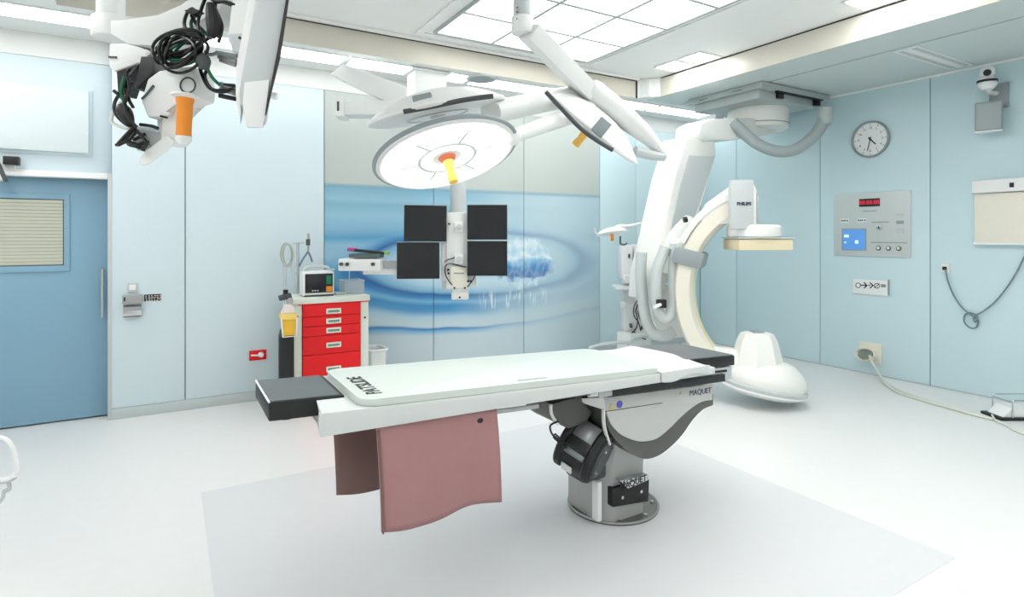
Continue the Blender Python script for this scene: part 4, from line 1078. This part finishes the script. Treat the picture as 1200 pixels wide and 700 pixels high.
# C: arc in the plane of dirD / vertical
AX = P(886, 300, d=5.3); AX.z = 0
dD = V((-.57, .82, 0)).normalized(); nD = V((.82, .57, 0)).normalized()
CZ, CR_ = 1.03, .80
def arc(a0, a1, R, n=36): return [AX + UP * CZ + UP * (R * math.sin(a)) + dD * ((R - .17) * math.cos(a)) for a in [math.radians(a0 + (a1 - a0) * k / n) for k in range(n + 1)]]
obj('gantry_arc', B().sweep(arc(86, -62, CR_), lambda q: (.085, .17), nD), CREAM, C_)
obj('arc_spine', B().sweep(arc(88, 22, CR_ + .115), (.035, .10), nD), CW, C_)
obj('arc_groove', B().sweep(arc(86, 34, CR_ + .152), (.004, .045), nD), MGREY, C_)
obj('arc_groove', B().sweep(arc(84, 30, CR_ + .10), (.03, .176), nD), CW, C_)
obj('arc_stripe', B().sweep(arc(24, -50, CR_ - .086), (.003, .05), nD), mat('pale_yellow', (240, 234, 190), .5), C_)
# sleeve holding the arc, joined to the column
sa = AX + UP * (CZ + CR_ * math.sin(math.radians(23))) + dD * ((CR_ - .17) * math.cos(math.radians(23)))
tg = (UP * math.cos(math.radians(14)) - dD * math.sin(math.radians(14))).normalized(); rdv = tg.cross(nD)
obj('sleeve', B().obox(sa, (rdv, nD, tg), (.14, .205, .075), .03), MGREY, C_)
obj('sleeve_carrier', B().tube([sa - rdv * .05 if rdv.dot(dD) < 0 else sa + rdv * .05, P(800, 292, d=5.95), P(785, 300, Y=4.4)], .15, 18), CW, C_)
obj('carrier_shoulder', B().tube([P(x, y, d=d_) for x, y, d_ in ((812, 262, 5.75), (798, 276, 5.85), (788, 292, 5.9), (782, 318, 5.95))], .11, 16), CW, C_)
obj('lock_knob', B().cyl(P(801, 258, d=5.6), P(805, 257, d=5.6), .028, seg=14), BLACK, C_)
# detector end
hd_ = AX - RT * .10
obj('detector_head', B().prism([hd_ + dD * a + UP * z - nD * .15 for a, z in ((.10, 1.64), (.12, 1.98), (.08, 2.04), (-.06, 2.04), (-.10, 1.96), (-.10, 1.64))], nD * .30, .02), CW, C_)
obj('detector_shoulder', B().prism([hd_ + dD * a + UP * z - nD * .125 for a, z in ((.09, 1.66), (.30, 1.64), (.40, 1.70), (.34, 1.84), (.12, 2.0))], nD * .25, .02), CW, C_)
obj('head_face', B().prism([hd_ - dD * .104 + nD * a + UP * z for a, z in ((-.13, 1.66), (.13, 1.66), (.13, 1.93), (-.13, 1.93))], -dD * .006, .002), LGREY, C_)
nv = cam_dir(0, 0, -1)
fc = P(873.5, 239, d=5.12)
obj('head_badge', B().obox(P(868.5, 240, d=5.14), (RT, FW, UP), (.105, .03, .22), .02), LGREY, C_)
obj('head_lettering', B().text('PHILIPS', .04, P(872, 239, d=5.105), RT, UP, .002, bold=.0012), mat('navy_ink', (40, 56, 84), .5), C_)
obj('head_knob', B().cyl(P(883, 234, d=5.2), P(887.5, 234, d=5.2), .04, seg=16), LGREY, C_)
obj('detector_collar', B().lathe([(0, 1.53), (.215, 1.53), (.235, 1.545), (.235, 1.625), (.215, 1.645), (0, 1.645)], AX - RT * .02, UP, 40), CW, C_)
dt = AX + RT * .01
obj('detector_plate', B().obox(dt + UP * 1.527, (RT, FW, UP), (.25, .2, .006), .002), LGREY, C_)
obj('detector', B().obox(dt + UP * 1.467, (RT, FW, UP), (.24, .19, .05), .012), mat('pale_amber_cover', (232, 220, 186), .5), C_, label='pale amber flat detector cover')
# tube end near the floor
tb_ = P(899, 440, d=5.3); tb_.z = 0
oc = []
def octa(c_, rx_, ry_, z, ph=.39): return [c_ + RT * (rx_ * math.cos(ph + math.pi / 4 * k)) + FW * (ry_ * math.sin(ph + math.pi / 4 * k)) + UP * z for k in range(8)]
tw = B(); rg = []
tc2 = P(887, 400, d=5.35); tc2.z = 0
for z, rx_, ry_ in ((.22, .28, .28), (.42, .215, .22), (.58, .175, .18), (.645, .14, .15), (.655, .08, .08)):
    rg.append([tw.bm.verts.new(p) for p in octa(tc2, rx_, ry_, z)])
for a, b in zip(rg, rg[1:]):
    for k in range(8): tw.bm.faces.new([a[k], a[(k + 1) % 8], b[(k + 1) % 8], b[k]])
tw.bm.faces.new(rg[0]); tw.bm.faces.new(rg[-1])
obj('tube_tower', tw, CW, C_, sharp=12)
obj('tube_window', B().obox(tc2 + UP * .655, (RT, FW, UP), (.05, .06, .006), .002), MGREY, C_)
bc = P(899, 432, d=5.32); bc.z = .27
ra = V((RT.x * .94, RT.y * .94, -.16)).normalized(); rz = (UP + RT * .17).normalized(); ra = (ra - rz * ra.dot(rz)).normalized(); rb = rz.cross(ra)
obj('tube_housing', B().lathe([(0, -.13), (.30, -.13), (.345, -.10), (.355, -.05), (.345, .0), (.30, .06), (.22, .12), (.10, .15), (0, .155)], bc, rz, 40, 1.0, .82, ra), CW, C_)
obj('tube_skirt', B().lathe([(0, -.16), (.30, -.16), (.375, -.125), (.38, -.10), (.33, -.085), (0, -.085)], bc - ra * .01, rz, 44, 1.0, .85, ra), LGREY, C_)
obj('tube_lip', B().lathe([(0, -.182), (.29, -.182), (.375, -.145), (.375, -.128), (0, -.128)], bc - ra * .02, rz, 44, 1.0, .85, ra), WHITE, C_)
obj('arc_foot', B().tube([AX + UP * (CZ + CR_ * math.sin(math.radians(-58))) + dD * (CR_ * math.cos(math.radians(-58))), bc + UP * .05 + dD * .18, bc], .16, 14), CW, C_)
# hoses
HG = mat('hose_grey', (200, 208, 207), .55)
obj('ceiling_hose', B().tube([P(x, y, d=6.35) for x, y in ((858, 143), (868, 152), (885, 167), (908, 177), (930, 176), (950, 163), (962, 148), (967, 132))], .062, 14), mat('hose_mid_grey', (168, 178, 180), .55), C_)
obj('hose_cuff', B().cyl(P(966, 146, d=6.35), P(968, 127, d=6.35), .075, seg=18), CGR, C_)
obj('gantry_hose', B().tube([P(x, y, d=5.55) for x, y in ((792, 286), (790, 310), (790, 345), (787, 366), (779, 373), (771, 364), (768, 340), (770, 318), (776, 300), (780, 290))], .055, 14), HG, C_)
obj('gantry_hose', B().tube([P(x, y, d=5.75) for x, y in ((752, 296), (751, 320), (753, 350), (757, 374), (765, 390), (779, 394), (790, 388))], .055, 14), HG, C_)
obj('hose_clamp', B().obox(P(775, 356, d=5.48), (RT, FW, UP), (.045, .03, .04), .01), BLACK, C_)
obj('clamp_lever', B().tube([P(774, 357, d=5.46), P(766, 361, d=5.42)], .018, 10, sm=0), WHITE_P, C_)
obj('gantry_block', B().prism([P(x, y, d=5.95) for x, y in ((762, 345), (775, 330), (793, 340), (803, 372), (812, 396), (775, 396), (764, 372))], FW * .2, .02), CW, C_)

# ------------------------------------------------------------------ supply column and small lamp in the far corner
DS = 6.75
sp = lambda x, y, o=0.0: P(x, y, d=DS + o)
b0 = sp(748, 400); 
t = thing('supply_column', 'white medical supply column with sockets beside the c-arm', 'supply column', (b0.x, b0.y, 0))
def sbox(b, x0, y0, x1, y1, t0, t1, bev=.01, d=DS): return ibox(b, x0, y0, x1, y1, t0, t1, bev, d)
obj('column', sbox(B(), 732, 330, 758, 396, .05, .25), WHITE_P, t)
obj('head', sbox(B(), 728, 288, 742, 328, .0, .22, .02), WHITE, t)
obj('side_tower', sbox(B(), 745, 287, 760, 396, -.02, .2, .015), CW, t)
obj('tower_cap', sbox(B(), 743, 287, 760, 304, -.04, .22, .02), WHITE_P, t)
obj('shelf', sbox(B(), 720, 335, 750, 338.5, -.12, .2, .006), WHITE, t)
obj('small_shelf', sbox(B(), 731, 322, 748, 332, -.06, .12, .012), WHITE_P, t)
obj('knob', B().cyl(sp(727, 357, -.02), sp(733, 357, -.02), .035, seg=16), WHITE_P, t)
obj('hook', B().tube([sp(727, 277), sp(727, 285), sp(731, 287), sp(735, 285)], .01, 8), DGREY, t)
for x, y in ((737, 300), (739.5, 345), (739.5, 382), (751.5, 384), (752, 348)): obj('socket', sbox(B(), x - 1, y - 2.2, x + 1, y + 2.2, -.035, .06, .002), DGREY, t)
obj('foot', B().box((b0.x - .28, b0.y - .22, .03), (b0.x + .24, b0.y + .25, .12), .02), WHITE_P, t)
obj('lower_body', B().box((b0.x - .16, b0.y - .05, .1), (b0.x + .16, b0.y + .2, .42), .02), WHITE_P, t)
for a, b in ((-.24, -.18), (.2, -.18), (-.24, .21), (.2, .21)): obj('castor', B().cyl((b0.x + a - .02, b0.y + b, .035), (b0.x + a + .02, b0.y + b, .035), .035, seg=16), DGREY, t)
for pts in ([(747, 352), (743, 360), (743, 370), (748, 378), (751, 388)], [(749, 353), (745, 364), (747, 374), (746, 384), (740, 391)], [(752, 356), (748, 366), (751, 376)], [(742, 388), (748, 394), (757, 398)]):
    obj('cable', B().tube([sp(x, y, -.05) for x, y in pts], .0075, 6), CABLEB, t)
k = thing('floor_hose', 'pale hoses lying low behind the operating table', 'hose', sp(725, 402, -.2))
for i, pts in enumerate(([(690, 408), (705, 404), (722, 402), (742, 401)], [(735, 404), (745, 396), (762, 394), (776, 398)])):
    obj('hose', B().tube([sp(x, y, -.3 + .02 * i) for x, y in pts], .018, 8), LGREY, k)
c = P(717, 273, d=6.2)
t = thing('examination_lamp', 'small white examination lamp on a thin arm with orange handle', 'lamp', c - UP * .1)
obj('shade', B().lathe([(0, -.055), (.06, -.052), (.13, -.03), (.165, .0), (.16, .012), (0, .012)], c, cam_dir(.12, -.95, -.15), 32), WHITE, t)
obj('handle', B().lathe([(0, .012), (.018, .012), (.016, .06), (.02, .085), (0, .09)], c, cam_dir(.05, -1, -.1), 14), ORANGE, t)
obj('arm', B().tube([c + UP * .03, P(726, 265, d=6.25), P(738, 265, d=6.35), P(756, 261, d=6.6)], .018, 10), WHITE, t)
obj('arm_post', B().tube([P(756, 261, d=6.6), P(757, 274, d=6.66), P(755, 286.5, d=6.74)], .02, 10), WHITE_P, t)
obj('side_grip', B().tube([P(697, 267, d=6.15), P(697, 272, d=6.15), P(702, 276, d=6.15)], .012, 8), LGREY, t)

# ------------------------------------------------------------------ red drawer cart
YK = 5.30
xk0, xk1 = P(342, 350, Y=YK).x, P(432, 350, Y=YK).x
R_ = thing('drawer_cart', 'red five-drawer medical cart with a pale frame and top', 'cart', ((xk0 + xk1) / 2, YK + .22, 0))
PALE = mat('pale_green_enamel', (226, 233, 222), .45)
yb = YK + .46
obj('top', B().box((xk0 - .01, YK - .02, .945), (xk1 + .01, yb, 1.0), .012), PALE, R_)
obj('red_trim', B().box((xk0 + .05, YK - .012, .937), (xk1 + .0, YK + .0, .946)), RED, R_)
for a, b in ((xk0, xk0 + .085), (xk1 - .075, xk1)): obj('post', B().box((a, YK, .10), (b, yb, .945), .008), PALE, R_)
obj('back_panel', B().box((xk0 + .05, yb - .03, .10), (xk1 - .05, yb, .945)), PALE, R_)
obj('plinth', B().box((xk0, YK, .08), (xk1, yb, .12), .006), PALE, R_)
xd0, xd1 = xk0 + .089, xk1 - .079
zs = [.935, .828, .742, .655, .49, .125]; hz = [.871, .783, .699, .568, .353]
for k in range(5):
    d_ = obj('drawer', B().box((xd0, YK - .012, zs[k + 1] + .003), (xd1, YK + .38, zs[k] - .001), .004), RED, R_)
    xm = xd0 + (xd1 - xd0) * .52; z = hz[k]
    obj('handle', B().box((xm - .066, YK - .024, z - .024), (xm + .066, YK - .012, z + .024), .006), PALE, d_)
    obj('handle_recess', B().box((xm - .05, YK - .0255, z - .010), (xm + .05, YK - .0235, z + .010)), mat('recess_green_grey', (112, 148, 126), .5), d_)
obj('lock', B().cyl((xk1 - .035, YK - .006, .79), (xk1 - .035, YK + .01, .79), .009, seg=12), BLACK, R_)
for a in (xk0 + .06, xk1 - .06):
    for b in (YK + .06, yb - .06):
        k = obj('castor', B().cyl((a - .018, b, .045), (a + .018, b, .045), .045, seg=18), DGREY, R_)
# rail and pole at the back left of the cart
ip = P(349, 300, Y=yb - .06)
obj('pole', B().cyl((ip.x, yb - .06, .99), (ip.x, yb - .06, P(349, 285, Y=yb - .06).z), .012, seg=12), CHROME, R_)
obj('pole_crossbar', B().tube([P(343, 285, Y=yb - .06), P(357, 284.5, Y=yb - .06)], .007, 8, sm=0), LGREY, R_)
obj('lower_rail', B().tube([P(345, 321, Y=yb - .06), P(392, 316, Y=yb - .06)], .009, 8, sm=0), LGREY, R_)
t = thing('cable_hank', 'pale looped lead set hanging from the cart pole', 'cable', P(337, 350, Y=yb - .05))
for k in range(5):
    cx, cy = 336 + rnd.uniform(-1.5, 1.5), 299 + rnd.uniform(-1.5, 1.5); r0 = 6.5 + rnd.uniform(-1.6, 1.6)
    obj('loop', B().tube([P(cx + r0 * math.cos(a), cy + 13 * math.sin(a), Y=yb - .08 + .006 * k) for a in [2 * math.pi * q / 12 for q in range(12)]], .006, 6, True, 3), mat('pale_olive_cable', (176, 184, 160), .5) if k % 2 else LGREY, t)
for x0, x1 in ((332, 331), (335, 334), (342, 345), (345, 347)):
    obj('strand', B().tube([P(x0, 308, Y=yb - .08), P(x0 + .5, 325, Y=yb - .08), P(x1, 345, Y=yb - .08)], .005, 6), LGREY, t)
t = thing('clamp_hook', 'small forked blue-grey hook on the cart pole', 'hook', P(358, 305, Y=yb - .06))
obj('stem', B().tube([P(361.5, 274, Y=yb - .06), P(361.5, 285, Y=yb - .06), P(361, 295, Y=yb - .06)], .010, 8), STEEL, t)
obj('clip', B().obox(P(361, 284, Y=yb - .07), (V((1, 0, 0)), V((0, 1, 0)), UP), (.018, .015, .03), .006), DGREY, t)
BG = mat('blue_grey_metal', (112, 124, 150), .35, .4)
obj('prong', B().tube([P(361, 295, Y=yb - .06), P(355, 304, Y=yb - .06), P(350, 313, Y=yb - .06)], .009, 8), BG, t)
obj('prong', B().tube([P(361, 295, Y=yb - .06), P(364, 301, Y=yb - .06), P(366, 307, Y=yb - .06)], .009, 8), BG, t)
# patient monitor on the cart
YM = 5.36
a, b = P(356, 350, Y=YM), P(392, 322, Y=YM)
t = thing('patient_monitor', 'white patient monitor with a dark screen on the red cart', 'monitor', ((a.x + b.x) / 2, YM + .1, 1.0))
z0, z1 = 1.004, 1.0 + .225
x0, x1 = a.x - .005, b.x
obj('casing', B().box((x0, YM, z0), (x1, YM + .19, z1), .022), WHITE, t)
obj('foot_strip', B().box((x0 + .01, YM - .004, 1.0005), (x1 - .01, YM + .18, z0 + .012), .003), DGREY, t)
obj('handle', B().tube([(x0 + .03, YM + .1, z1 - .01), (x0 + .05, YM + .1, z1 + .035), (x1 - .05, YM + .1, z1 + .035), (x1 - .03, YM + .1, z1 - .01)], .014, 10), LGREY, t)
obj('screen', B().box((x0 + .016, YM - .003, z0 + .03), (x1 - .078, YM + .01, z1 - .02), .002), SCREEN, t)
obj('key_panel', B().box((x1 - .078, YM - .003, z0 + .03), (x1 - .016, YM + .01, z1 - .02), .002), BLACK, t)
obj('green_keys', B().box((x1 - .072, YM - .006, z0 + .105), (x1 - .03, YM - .002, z1 - .04), .004), mat('teal_keys', (20, 130, 100), .5), t)
obj('orange_keys', B().box((x1 - .074, YM - .006, z0 + .036), (x1 - .02, YM - .002, z0 + .085), .004), ORANGE, t)
for k in range(3): obj('soft_key', B().box((x0 + .075 + k * .022, YM - .005, z0 + .045), (x0 + .088 + k * .022, YM - .002, z0 + .055)), LGREY, t)
obj('cable_boot', B().cyl((x1, YM + .06, z0 + .12), (x1 + .02, YM + .06, z0 + .12), .04, seg=20, bev=.005), mat('blue_grey_boot', (120, 160, 176), .5), t)
# clear bin on the cart
a, b = P(404, 348, Y=5.42), P(427, 331, Y=5.42)
t = thing('clear_bin', 'translucent grey bin at the right end of the cart top', 'bin', ((a.x + b.x) / 2, 5.5, 1.0))
bn = B()
for lo, hi in (((a.x, 5.42, 1.0), (b.x, 5.426, 1.125)), ((a.x, 5.62, 1.0), (b.x, 5.626, 1.125)), ((a.x, 5.426, 1.0), (a.x + .006, 5.62, 1.125)), ((b.x - .006, 5.426, 1.0), (b.x, 5.62, 1.125)), ((a.x, 5.42, 1.0005), (b.x, 5.626, 1.005))): bn.box(lo, hi)
obj('bin_body', bn, mat('frosted_plastic', (198, 212, 222), .2, alpha=.75), t)
obj('rim', B().tube([(a.x, 5.42, 1.125), (b.x, 5.42, 1.125), (b.x, 5.626, 1.125), (a.x, 5.626, 1.125)], .005, 6, True, 0), LGREY, t)
obj('divider', B().tube([(a.x + .08, 5.56, 1.1), (a.x + .08, 5.56, 1.24)], .004, 6, sm=0), LGREY, t)
# papers beside the monitor
q = P(399, 347, Y=5.40)
obj('paper_pack', B().obox((q.x, 5.44, 1.012), ((1, .2, .0), (-.2, 1, 0), UP), (.055, .05, .011), .003), LGREY, label='small grey packet lying between the monitor and clear bin', category='packet')
# oxygen bottle strapped at the left of the cart
oc_ = P(335.5, 420, Y=5.20)
t = thing('oxygen_bottle', 'tall black gas bottle standing left of the red cart', 'gas bottle', (oc_.x, 5.20, 0))
obj('cylinder', B().lathe([(0, .0), (.058, .0), (.062, .01), (.062, .70), (.05, .75), (.025, .775), (0, .775)], (oc_.x, 5.20, .0), UP, 28), BLACK, t)
obj('shoulder', B().lathe([(.0625, .695), (.063, .70), (.05, .753), (.026, .78), (0, .785)], (oc_.x, 5.20, .0), UP, 28), DGREY, t)
rz0 = P(334, 348, Y=5.20).z
obj('regulator', B().cyl((oc_.x, 5.20, .775), (oc_.x, 5.20, rz0 + .02), .018, seg=12), CHROME, t)
obj('valve_head', B().obox((oc_.x - .01, 5.20, rz0), ((1, 0, .2), (0, 1, 0), (-.2, 0, 1)), (.05, .03, .022), .008), DGREY, t)
obj('valve_knob', B().cyl((oc_.x - .005, 5.20, rz0 + .02), (oc_.x - .005, 5.20, rz0 + .06), .02, seg=12), BLACK, t)
obj('gauge', B().cyl((oc_.x + .02, 5.17, rz0 - .03), (oc_.x + .02, 5.14, rz0 - .03), .026, seg=18), CHROME, t)
t = thing('red_bottle', 'narrow pinkish red tube standing beside the cart post', 'tube', (xk0 - .035, 5.40, 0))
obj('body', B().lathe([(0, 0), (.026, 0), (.026, .80), (.02, .84), (0, .84)], (xk0 - .034, 5.40, 0), UP, 20), mat('pink_red', (206, 110, 122), .5), t)
obj('cap', B().lathe([(0, .835), (.027, .835), (.027, .90), (0, .905)], (xk0 - .034, 5.40, 0), UP, 20), mat('deep_pink', (198, 70, 84), .5), t)
# yellow sharps bin hanging at the cart's left front
a, b = P(330, 394, Y=5.07), P(346.5, 372, Y=5.07)
t = thing('sharps_bin', 'yellow sharps bin in a white holder at the cart corner', 'sharps bin', ((a.x + b.x) / 2, 5.10, a.z))
obj('container', B().prism([(a.x + .012, 5.055, a.z), (b.x - .006, 5.055, a.z), (b.x, 5.055, b.z), (a.x, 5.055, b.z)], (0, .09, 0), .008), mat('sharps_yellow', (240, 190, 56), .45), t)
obj('lid', B().box((a.x - .008, 5.045, b.z - .015), (b.x + .008, 5.155, b.z + .035), .006), mat('lid_yellow', (244, 214, 120), .5), t)
obj('lid_cap', B().prism([(a.x + .0, 5.06, b.z + .035), (b.x - .0, 5.06, b.z + .035), (b.x - .02, 5.06, b.z + .10), (a.x + .03, 5.06, b.z + .11)], (0, .08, 0), .01), mat('pale_rose_lid', (236, 224, 220), .5), t)
obj('holder_wire', B().tube([(a.x - .006, 5.042, b.z), (a.x + .006, 5.042, a.z - .006), (b.x, 5.042, a.z - .006), (b.x + .008, 5.042, b.z)], .006, 8, sm=0), WHITE, t)
obj('holder_arm', B().tube([(b.x, 5.12, b.z - .02), (b.x + .05, 5.25, b.z - .02), (xk0 + .01, 5.31, b.z - .02)], .008, 8, sm=0), STEEL, t)
# waste bin
a, b = P(434.5, 432, Y=5.5), P(450, 406, Y=5.5)
t = thing('waste_bin', 'white tapered waste bin on the floor right of the cart', 'waste bin', ((a.x + b.x) / 2, 5.6, 0))
cx, w_ = (a.x + b.x) / 2, (b.x - a.x) / 2 + .03
bn = B(); rg = []
for z, k, inn in ((.0, .78, 0), (.44, 1, 0), (.44, .92, 0), (.02, .72, 0)):
    rg.append([bn.bm.verts.new((cx + sx_ * w_ * k, 5.6 + sy_ * .13 * k, z)) for sx_, sy_ in ((-1, -.7), (-.7, -1), (.7, -1), (1, -.7), (1, .7), (.7, 1), (-.7, 1), (-1, .7))])
for r0, r1 in zip(rg, rg[1:]):
    for k in range(8): bn.bm.faces.new([r0[k], r0[(k + 1) % 8], r1[(k + 1) % 8], r1[k]])
bn.bm.faces.new(rg[0]); bn.bm.faces.new(rg[-1])
obj('bin_body', bn, WHITE_P, t)
obj('liner', B().tube([v.co if False else V((cx + sx_ * w_ * 1.02, 5.6 + sy_ * .133, .435)) for sx_, sy_ in ((-1, -.7), (-.7, -1), (.7, -1), (1, -.7), (1, .7), (.7, 1), (-.7, 1), (-1, .7))], .012, 8, True, 0), WHITE, t)

# ------------------------------------------------------------------ white stool at the left edge
g = P(-95, 640, Z=0)
t = thing('rolling_stool', 'white rolling stool with a looped foot rail at the left edge', 'stool', g)
sd_ = 2.85
def lp(x, y): return P(x, y, d=sd_)
obj('seat', B().lathe([(0, .49), (.17, .49), (.185, .51), (.185, .545), (.17, .56), (0, .565)], (g.x - .06, g.y, 0), UP, 36), WHITE_P, t)
obj('post', B().cyl((g.x - .06, g.y, .10), (g.x - .06, g.y, .5), .03, seg=18), CHROME, t)
obj('loop_rail', B().tube([lp(-30, 512), lp(-5, 512), lp(8, 516), lp(16, 528), (lp(20, 545)), lp(18, 556), lp(8, 562), lp(-10, 563), lp(-34, 563)], .011, 10), WHITE, t)
obj('rail_shadow_bar', B().tube([lp(-34, 565), lp(-8, 565.5), lp(8, 565), lp(18, 560)], .008, 8), LGREY, t)
obj('rail_bracket', B().tube([lp(10, 566), lp(11, 574), lp(5, 576), lp(3, 584), lp(-4, 592)], .009, 8), CHROME, t)
for k in range(5):
    a = 2 * math.pi * k / 5 + .3; e = V((g.x - .06 + .22 * math.cos(a), g.y + .22 * math.sin(a), .075))
    obj('leg', B().tube([(g.x - .06, g.y, .13), e], .018, 10, sm=0), WHITE_P, t)
    obj('castor', B().cyl(e + V((-.012, 0, -.045)), e + V((.012, 0, -.045)), .03, seg=14), DGREY, t)
